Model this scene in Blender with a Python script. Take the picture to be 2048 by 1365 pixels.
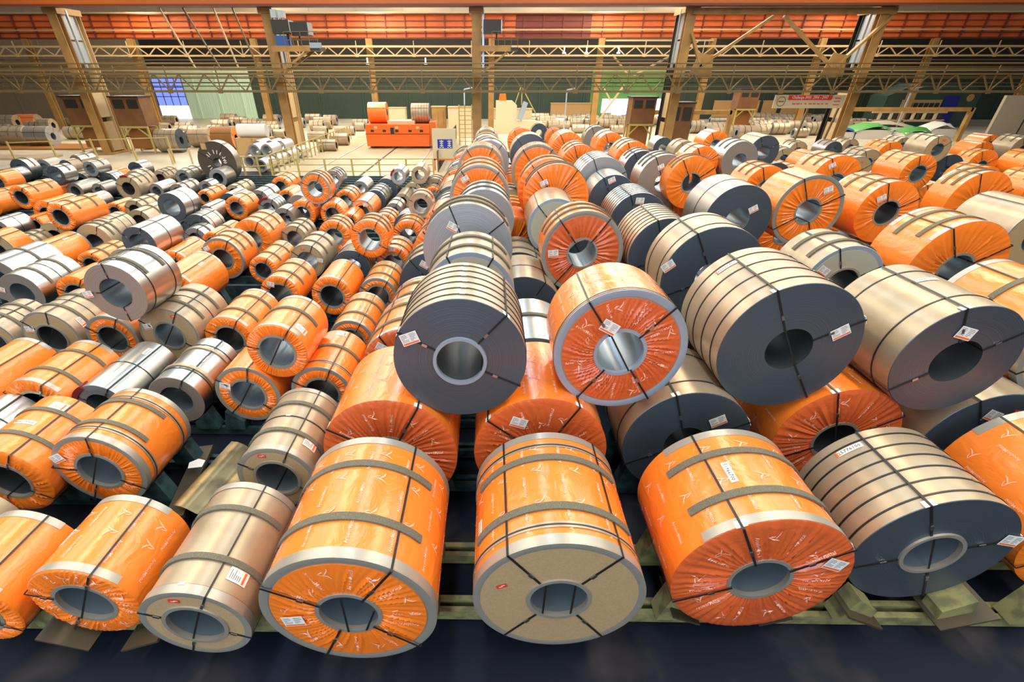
import bpy, math, random
from mathutils import Vector
R_ = math.radians
S = bpy.context.scene
COL = S.collection
for o in list(bpy.data.objects): bpy.data.objects.remove(o)
random.seed(11)

# ---------------------------------------------------------------- camera, world, lights, exposure
cam = bpy.data.cameras.new('camera'); camo = bpy.data.objects.new('camera', cam); COL.objects.link(camo)
camo.location = (0, 0, 5.2); camo.rotation_euler = (R_(90 - 34.3), 0, R_(0.8))
cam.sensor_width = 36; cam.lens = 36 * 939 / 2048
cam.shift_x = (1024 - 965) / 2048; cam.shift_y = (791 - 682.5) / 2048
cam.clip_start = .05; cam.clip_end = 400
S.camera = camo
w = bpy.data.worlds.new('hall_air'); S.world = w; w.use_nodes = True
bg = w.node_tree.nodes['Background']; bg.inputs[0].default_value = (.84, .86, .86, 1); bg.inputs[1].default_value = .19
def area(name, loc, rot, sx, sy, power, col):
    l = bpy.data.lights.new(name, 'AREA'); l.shape = 'RECTANGLE'; l.size = sx; l.size_y = sy; l.energy = power; l.color = col
    o = bpy.data.objects.new(name, l); COL.objects.link(o); o.location = loc; o.rotation_euler = [R_(a) for a in rot]; return o
# continuous rows of high-bay lamps under the roof, running along the storage rows, with added cool strips between them for steel highlights
for x in (-27, -10, 7, 24):
    area('high_bay_lamp_row', (x, 36, 16), (0, 0, 0), 1.1, 84, 9300, (1, .84, .62))
for x in (-19, -2, 15.5):
    area('cool_strip_light', (x, 30, 18), (0, 0, 0), 1.6, 90, 6300, (.74, .90, 1))
# lower lamp rows over the far bay
for x in (-36, -12, 12, 36):
    area('far_bay_lamp_row', (x, 54, 11.5), (0, 0, 0), .8, 26, 3000, (1, .86, .64))
area('far_glare_light', (0, 84, 19.5), (-66, 0, 0), 150, 8, 30000, (1, .93, .87))  # unseen light added behind the back wall for glare on far coil tops
# bluish fill daylight from an unseen opening behind the viewer
area('front_fill_daylight', (-5, -13, 8), (74, 0, 0), 20, 9, 2500, (.74, .86, 1))
S.view_settings.view_transform = 'Standard'; S.view_settings.look = 'None'
S.view_settings.gamma = 1; S.view_settings.use_curve_mapping = False
S.view_settings.exposure = -0.10

# ---------------------------------------------------------------- materials
M = {}
ORD0 = 'first second third fourth fifth sixth seventh eighth ninth tenth eleventh twelfth thirteenth fourteenth fifteenth sixteenth seventeenth eighteenth nineteenth twentieth'.split()
ORD0 += ['twenty-' + x for x in ORD0[:9]] + ['thirtieth']
def srgb(r, g, b):
    f = lambda c: (c / 255 / 12.92) if c / 255 < .04045 else ((c / 255 + .055) / 1.055) ** 2.4
    return (f(r), f(g), f(b), 1)
def mat(name, col, rough=.5, metal=0., noise=None, bump=None, mix=None, spec=.5, coat=0., emit=None, rings=None, stretch=(1, 1, 1), aniso=0):
    m = bpy.data.materials.new(name); m.use_nodes = True; nt = m.node_tree; N = nt.nodes; b = N['Principled BSDF']
    b.inputs['Base Color'].default_value = col; b.inputs['Roughness'].default_value = rough; b.inputs['Metallic'].default_value = metal
    b.inputs['Specular IOR Level'].default_value = spec; b.inputs['Coat Weight'].default_value = coat; b.inputs['Coat Roughness'].default_value = .24
    if aniso: b.inputs['Anisotropic'].default_value = aniso; b.inputs['Anisotropic Rotation'].default_value = .25; tg = N.new('ShaderNodeTangent'); tg.axis = 'Y'; nt.links.new(tg.outputs[0], b.inputs['Tangent'])
    tc = N.new('ShaderNodeTexCoord'); mp = N.new('ShaderNodeMapping'); nt.links.new(tc.outputs['Object'], mp.inputs[0]); mp.inputs['Scale'].default_value = stretch
    if noise:   # (scale, second colour, low, high)
        n = N.new('ShaderNodeTexNoise'); n.inputs['Scale'].default_value = noise[0]; n.inputs['Detail'].default_value = 4
        nt.links.new(mp.outputs[0], n.inputs['Vector'])
        cr = N.new('ShaderNodeValToRGB'); cr.color_ramp.elements[0].position = noise[2]; cr.color_ramp.elements[1].position = noise[3]
        cr.color_ramp.elements[0].color = col; cr.color_ramp.elements[1].color = noise[1]
        nt.links.new(n.outputs[0], cr.inputs[0]); nt.links.new(cr.outputs[0], b.inputs['Base Color'])
    if rings:   # wound strip edges: fine rings round the axis; (frequency, strength)
        sx = N.new('ShaderNodeSeparateXYZ'); nt.links.new(tc.outputs['Object'], sx.inputs[0])
        cb = N.new('ShaderNodeCombineXYZ'); nt.links.new(sx.outputs[0], cb.inputs[0]); nt.links.new(sx.outputs[2], cb.inputs[1])
        ln = N.new('ShaderNodeVectorMath'); ln.operation = 'LENGTH'; nt.links.new(cb.outputs[0], ln.inputs[0])
        n2 = N.new('ShaderNodeTexNoise'); n2.noise_dimensions = '1D'; n2.inputs['Scale'].default_value = rings[0]; n2.inputs['Detail'].default_value = 3
        nt.links.new(ln.outputs['Value'], n2.inputs['W'])
        bp = N.new('ShaderNodeBump'); bp.inputs['Strength'].default_value = rings[1]; bp.inputs['Distance'].default_value = .01
        nt.links.new(n2.outputs[0], bp.inputs['Height']); nt.links.new(bp.outputs[0], b.inputs['Normal'])
        mr = N.new('ShaderNodeMapRange'); mr.inputs[1].default_value = .3; mr.inputs[2].default_value = .7; mr.inputs[3].default_value = .72; mr.inputs[4].default_value = 1.25
        nt.links.new(n2.outputs[0], mr.inputs[0])
        mx = N.new('ShaderNodeVectorMath'); mx.operation = 'SCALE'; mx.inputs[0].default_value = col[:3]
        nt.links.new(mr.outputs[0], mx.inputs['Scale']); nt.links.new(mx.outputs[0], b.inputs['Base Color'])
    if bump:    # (scale, strength, distance, kind)
        t = N.new('ShaderNodeTexNoise'); t.inputs['Scale'].default_value = bump[0]; t.inputs['Detail'].default_value = bump[3] if len(bump) > 3 else 3
        if len(bump) > 4: t.inputs['Distortion'].default_value = bump[4]
        nt.links.new(mp.outputs[0], t.inputs['Vector'])
        bp = N.new('ShaderNodeBump'); bp.inputs['Strength'].default_value = bump[1]; bp.inputs['Distance'].default_value = bump[2]
        nt.links.new(t.outputs[0], bp.inputs['Height']); nt.links.new(bp.outputs[0], b.inputs['Normal'])
    if emit: b.inputs['Emission Color'].default_value = emit[0]; b.inputs['Emission Strength'].default_value = emit[1]
    M[name] = m; return m
ORG = (.90, .215, .022, 1)
mat('orange_film', ORG, .26, bump=(4.5, .4, .04, 3, 1.4), coat=.5, stretch=(1, .7, 1))
mat('orange_film_face', (.90, .20, .014, 1), .3, bump=(9, .2, .03, 3, .8), coat=.3)
mat('shaded_red_film', (.66, .115, .026, 1), .28, bump=(6, .35, .04, 3, 1.5), coat=.5)  # deeper orange-red film, shade on the faces put into its colour
mat('kraft', (.45, .36, .25, 1), .34, .4, noise=(2.2, (.36, .275, .18, 1), .35, .7), bump=(14, .05, .01))
mat('kraft_disc', (.44, .30, .155, 1), .75, noise=(60, (.37, .245, .12, 1), .3, .7))
mat('pale_disc', (.40, .38, .30, 1), .6)
mat('bright_steel', (.54, .55, .54, 1), .36, 1., noise=(1.2, (.52, .51, .48, 1), .35, .7), stretch=(.2, 6, .2), aniso=.6)
mat('grey_steel', (.46, .43, .39, 1), .40, .9, noise=(1.2, (.40, .37, .33, 1), .35, .7), stretch=(.2, 5, .2), aniso=.5)
mat('pale_steel', (.62, .66, .67, 1), .35, .6)
mat('dark_face', (.115, .145, .18, 1), .36, .65, rings=(150, .22))
mat('brown_dark_face', (.085, .07, .05, 1), .45, .3, rings=(120, .15))
mat('light_face', (.40, .40, .42, 1), .38, .6, rings=(110, .2))
mat('brown_face', (.30, .25, .215, 1), .5, .35, rings=(120, .2))
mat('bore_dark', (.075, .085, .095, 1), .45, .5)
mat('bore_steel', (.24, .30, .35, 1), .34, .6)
mat('ring_steel', (.42, .385, .325, 1), .36, .5, bump=(40, .08, .01))
mat('blue_ring', (.34, .41, .50, 1), .4, .4)
mat('foam', (.125, .112, .078, 1), 1, noise=(170, (.23, .21, .155, 1), .5, .62), bump=(140, .8, .01))
mat('strap_black', (.012, .012, .013, 1), .42)
mat('clip_steel', (.5, .5, .5, 1), .3, 1)
mat('paper', (.80, .78, .75, 1), .6)
mat('paper_orange', (.85, .16, .03, 1), .6)
mat('print_grey', (.12, .12, .12, 1), .7)
mat('sticker_red', (.75, .04, .02, 1), .5)
mat('sticker_green', (.02, .25, .06, 1), .5)
mat('lettering', (.93, .50, .36, 1), .5)
mat('red_cloth', (.25, .012, .01, 1), .9, bump=(20, .5, .02))
mat('saddle_yellow', (.27, .25, .10, 1), .6, noise=(6, (.15, .14, .065, 1), .45, .62))
mat('saddle_teal', (.035, .07, .075, 1), .55, spec=.25, noise=(5, (.015, .03, .035, 1), .4, .6))
mat('dark_floor', (.006, .009, .019, 1), .6, spec=.16, noise=(.9, (.035, .031, .035, 1), .5, .68), bump=(6, .2, .01))
mat('hall_floor', (.56, .49, .37, 1), .4, noise=(.35, (.42, .37, .28, 1), .4, .65))
mat('board_ply', (.06, .045, .026, 1), .5, noise=(3, (.05, .04, .02, 1), .4, .7))
mat('sheet_metal_dirty', (.20, .155, .08, 1), .32, .75, noise=(3, (.07, .055, .03, 1), .4, .65))
mat('tan_paint', (.40, .22, .065, 1), .5, noise=(1.2, (.27, .15, .04, 1), .4, .7))
mat('pale_tan', (.50, .36, .19, 1), .5)
mat('olive_steel', (.15, .10, .035, 1), .55)
mat('dark_steel', (.022, .02, .018, 1), .5)
mat('blue_white_plate', (.50, .60, .68, 1), .25, .6)
mat('crane_orange', (.80, .17, .03, 1), .45, noise=(.5, (.62, .12, .02, 1), .4, .7))
mat('crane_dark', (.14, .03, .012, 1), .5)
mat('purple_red', (.20, .035, .02, 1), .5)
mat('beam_orange', (.42, .10, .012, 1), .45)
mat('car_orange', (.90, .15, .008, 1), .4)
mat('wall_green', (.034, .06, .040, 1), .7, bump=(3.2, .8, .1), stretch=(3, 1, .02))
mat('wall_green_lit', (.10, .24, .06, 1), .7, bump=(3.2, .8, .1), stretch=(3, 1, .02))  # paler copy of the wall green, light painted into the colour
mat('wall_mint_lit', (.60, .85, .66, 1), .6, bump=(3.2, .8, .1), stretch=(3, 1, .02))  # light green of the lit wall stretch, light put into the colour
mat('wall_brown', (.34, .27, .17, 1), .7, bump=(3.2, .8, .1), stretch=(3, 1, .02))
mat('wall_dark', (.02, .016, .011, 1), .8)
mat('wall_pale', (.45, .39, .29, 1), .7)
mat('window_blue', (.1, .15, .8, 1), .5, emit=((.22, .32, 1, 1), 1.1))
mat('daylight_white', (.9, .9, .9, 1), .5, emit=((.86, .94, 1, 1), 1.7))
mat('lamp_glow', (1, 1, 1, 1), .5, emit=((.9, .96, 1, 1), 3))
mat('brown_box', (.16, .065, .025, 1), .5, noise=(1, (.22, .10, .03, 1), .4, .7))
mat('rust', (.28, .11, .02, 1), .6)
mat('wood', (.48, .30, .12, 1), .6)
mat('cream', (.62, .52, .33, 1), .5)
mat('white_sheet', (.75, .74, .70, 1), .5)
mat('green_tarp', (.07, .30, .06, 1), .5, bump=(3, .6, .1))
mat('blue_box', (.02, .09, .30, 1), .5)
mat('sign_blue', (.01, .02, .28, 1), .5)
mat('machine_green', (.035, .08, .065, 1), .5)
mat('rail_yellow', (.42, .33, .10, 1), .5)
mat('slab', (.46, .37, .23, 1), .35, noise=(.8, (.34, .28, .18, 1), .4, .7))

# ---------------------------------------------------------------- mesh helpers
class MB:
    def __init__(s): s.v = []; s.f = []; s.m = []
    def add(s, vs, fs, mi=0):
        n = len(s.v); s.v += vs; s.f += [tuple(i + n for i in f) for f in fs]; s.m += [mi] * len(fs)
    def box(s, x0, x1, y0, y1, z0, z1, mi=0):
        s.add([(x, y, z) for x in (x0, x1) for y in (y0, y1) for z in (z0, z1)],
              [(0, 1, 3, 2), (4, 6, 7, 5), (0, 4, 5, 1), (2, 3, 7, 6), (0, 2, 6, 4), (1, 5, 7, 3)], mi)
    def bar(s, p, q, w, h=None, mi=0, up=(0, 0, 1)):
        h = h or w; p = Vector(p); q = Vector(q); d = (q - p).normalized(); u = Vector(up)
        if abs(d.dot(u)) > .95: u = Vector((0, 1, 0))
        a = d.cross(u).normalized() * (w / 2); b = a.cross(d).normalized() * (h / 2)
        vs = [tuple(c + i * a + j * b) for c in (p, q) for i, j in ((-1, -1), (1, -1), (1, 1), (-1, 1))]
        s.add(vs, [(0, 3, 2, 1), (4, 5, 6, 7), (0, 1, 5, 4), (1, 2, 6, 5), (2, 3, 7, 6), (3, 0, 4, 7)], mi)
    def lathe(s, prof, n=48, a0=0., a1=360., mis=None, closed=True, caps=False):
        # prof: (radius, y) round the Y axis through the origin; angle 0 = +X, 90 = up
        full = abs(a1 - a0) >= 359.9; k = n if full else n + 1; vs = []; P = len(prof)
        for i in range(k):
            a = R_(a0 + (a1 - a0) * i / n); c, si = math.cos(a), math.sin(a)
            for r, y in prof: vs.append((r * c, y, r * si))
        base = len(s.v); s.v += vs; E = P if closed else P - 1
        for i in range(n):
            i2 = (i + 1) % k
            for j in range(E):
                j2 = (j + 1) % P
                s.f.append((base + i * P + j, base + i * P + j2, base + i2 * P + j2, base + i2 * P + j)); s.m.append(mis[j] if mis else 0)
        if not full and closed:
            s.f.append(tuple(base + j for j in range(P))); s.m.append(0)
            s.f.append(tuple(base + n * P + P - 1 - j for j in range(P))); s.m.append(0)
    def prism(s, poly, y0, y1, mi=0):      # polygon in xz extruded along y
        n = len(poly); s.add([(x, y0, z) for x, z in poly] + [(x, y1, z) for x, z in poly],
            [tuple(range(n)), tuple(range(2 * n - 1, n - 1, -1))] + [(i, i + n, (i + 1) % n + n, (i + 1) % n) for i in range(n)], mi)
    def build(s, name, mats, parent=None, loc=(0, 0, 0), smooth=False, rz=0, kind=None, label=None):
        me = bpy.data.meshes.new(name); me.from_pydata(s.v, [], s.f)
        if isinstance(mats, str): mats = [mats]
        for q in mats: me.materials.append(M[q])
        if any(s.m): me.polygons.foreach_set('material_index', s.m)
        if smooth:
            me.polygons.foreach_set('use_smooth', [True] * len(me.polygons))
            me.set_sharp_from_angle(angle=R_(32))
        me.update()
        o = bpy.data.objects.new(name, me); COL.objects.link(o); o.location = loc; o.rotation_euler = (0, 0, rz)
        if parent: o.parent = parent
        if kind: o['kind'] = kind
        if label: o['label'] = label
        return o
def link_copy(src, parent, loc=None, rot=None):
    o = bpy.data.objects.new(src.name.split('.')[0], src.data); COL.objects.link(o); o.parent = parent
    o.location = loc if loc is not None else src.location
    if rot is not None: o.rotation_euler = rot
    return o
def thing(name, label, cat, loc=(0, 0, 0), rz=0, group=None):
    o = bpy.data.objects.new(name, None); COL.objects.link(o); o.location = loc; o.rotation_euler = (0, 0, rz); o.empty_display_size = .2
    o['label'] = label; o['category'] = cat
    if group: o['group'] = group
    return o
def tag(o, label, cat, group=None):
    o['label'] = label; o['category'] = cat
    if group: o['group'] = group
    return o
def struct(o): o['kind'] = 'structure'; return o
LET = {}
def glyphs(text):
    if text in LET: return LET[text]
    c = bpy.data.curves.new('txt', 'FONT'); c.body = text; c.resolution_u = 1; c.size = 1; c.offset = .012
    o = bpy.data.objects.new('txt', c); COL.objects.link(o); bpy.context.view_layer.update()
    me = o.to_mesh(); vs = [(v.co.x, v.co.y) for v in me.vertices]; fs = [tuple(p.vertices) for p in me.polygons]
    o.to_mesh_clear(); bpy.data.objects.remove(o); bpy.data.curves.remove(c)
    x1 = max(v[0] for v in vs); LET[text] = (vs, fs, x1); return LET[text]
def stroke(pts, ws):
    vs = []; fs = []
    for i, (x, y) in enumerate(pts):
        a = pts[max(i - 1, 0)]; b = pts[min(i + 1, len(pts) - 1)]; d = math.hypot(b[0] - a[0], b[1] - a[1])
        nx, ny = -(b[1] - a[1]) / d, (b[0] - a[0]) / d; h = ws[i] / 2
        vs += [(x + nx * h, y + ny * h), (x - nx * h, y - ny * h)]
        if i: fs.append((2 * i - 2, 2 * i - 1, 2 * i + 1, 2 * i))
    return vs, fs
MARK = [stroke([(0, .0), (.22, .28), (.38, .62), (.44, 1.0)], [.03, .10, .11, .02]),
        stroke([(.36, .56), (.56, .38), (.80, .22), (1.1, .16)], [.03, .11, .10, .02]),
        stroke([(.44, .98), (.60, .80), (.66, .62), (.66, .50)], [.03, .09, .07, .02])]

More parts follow.
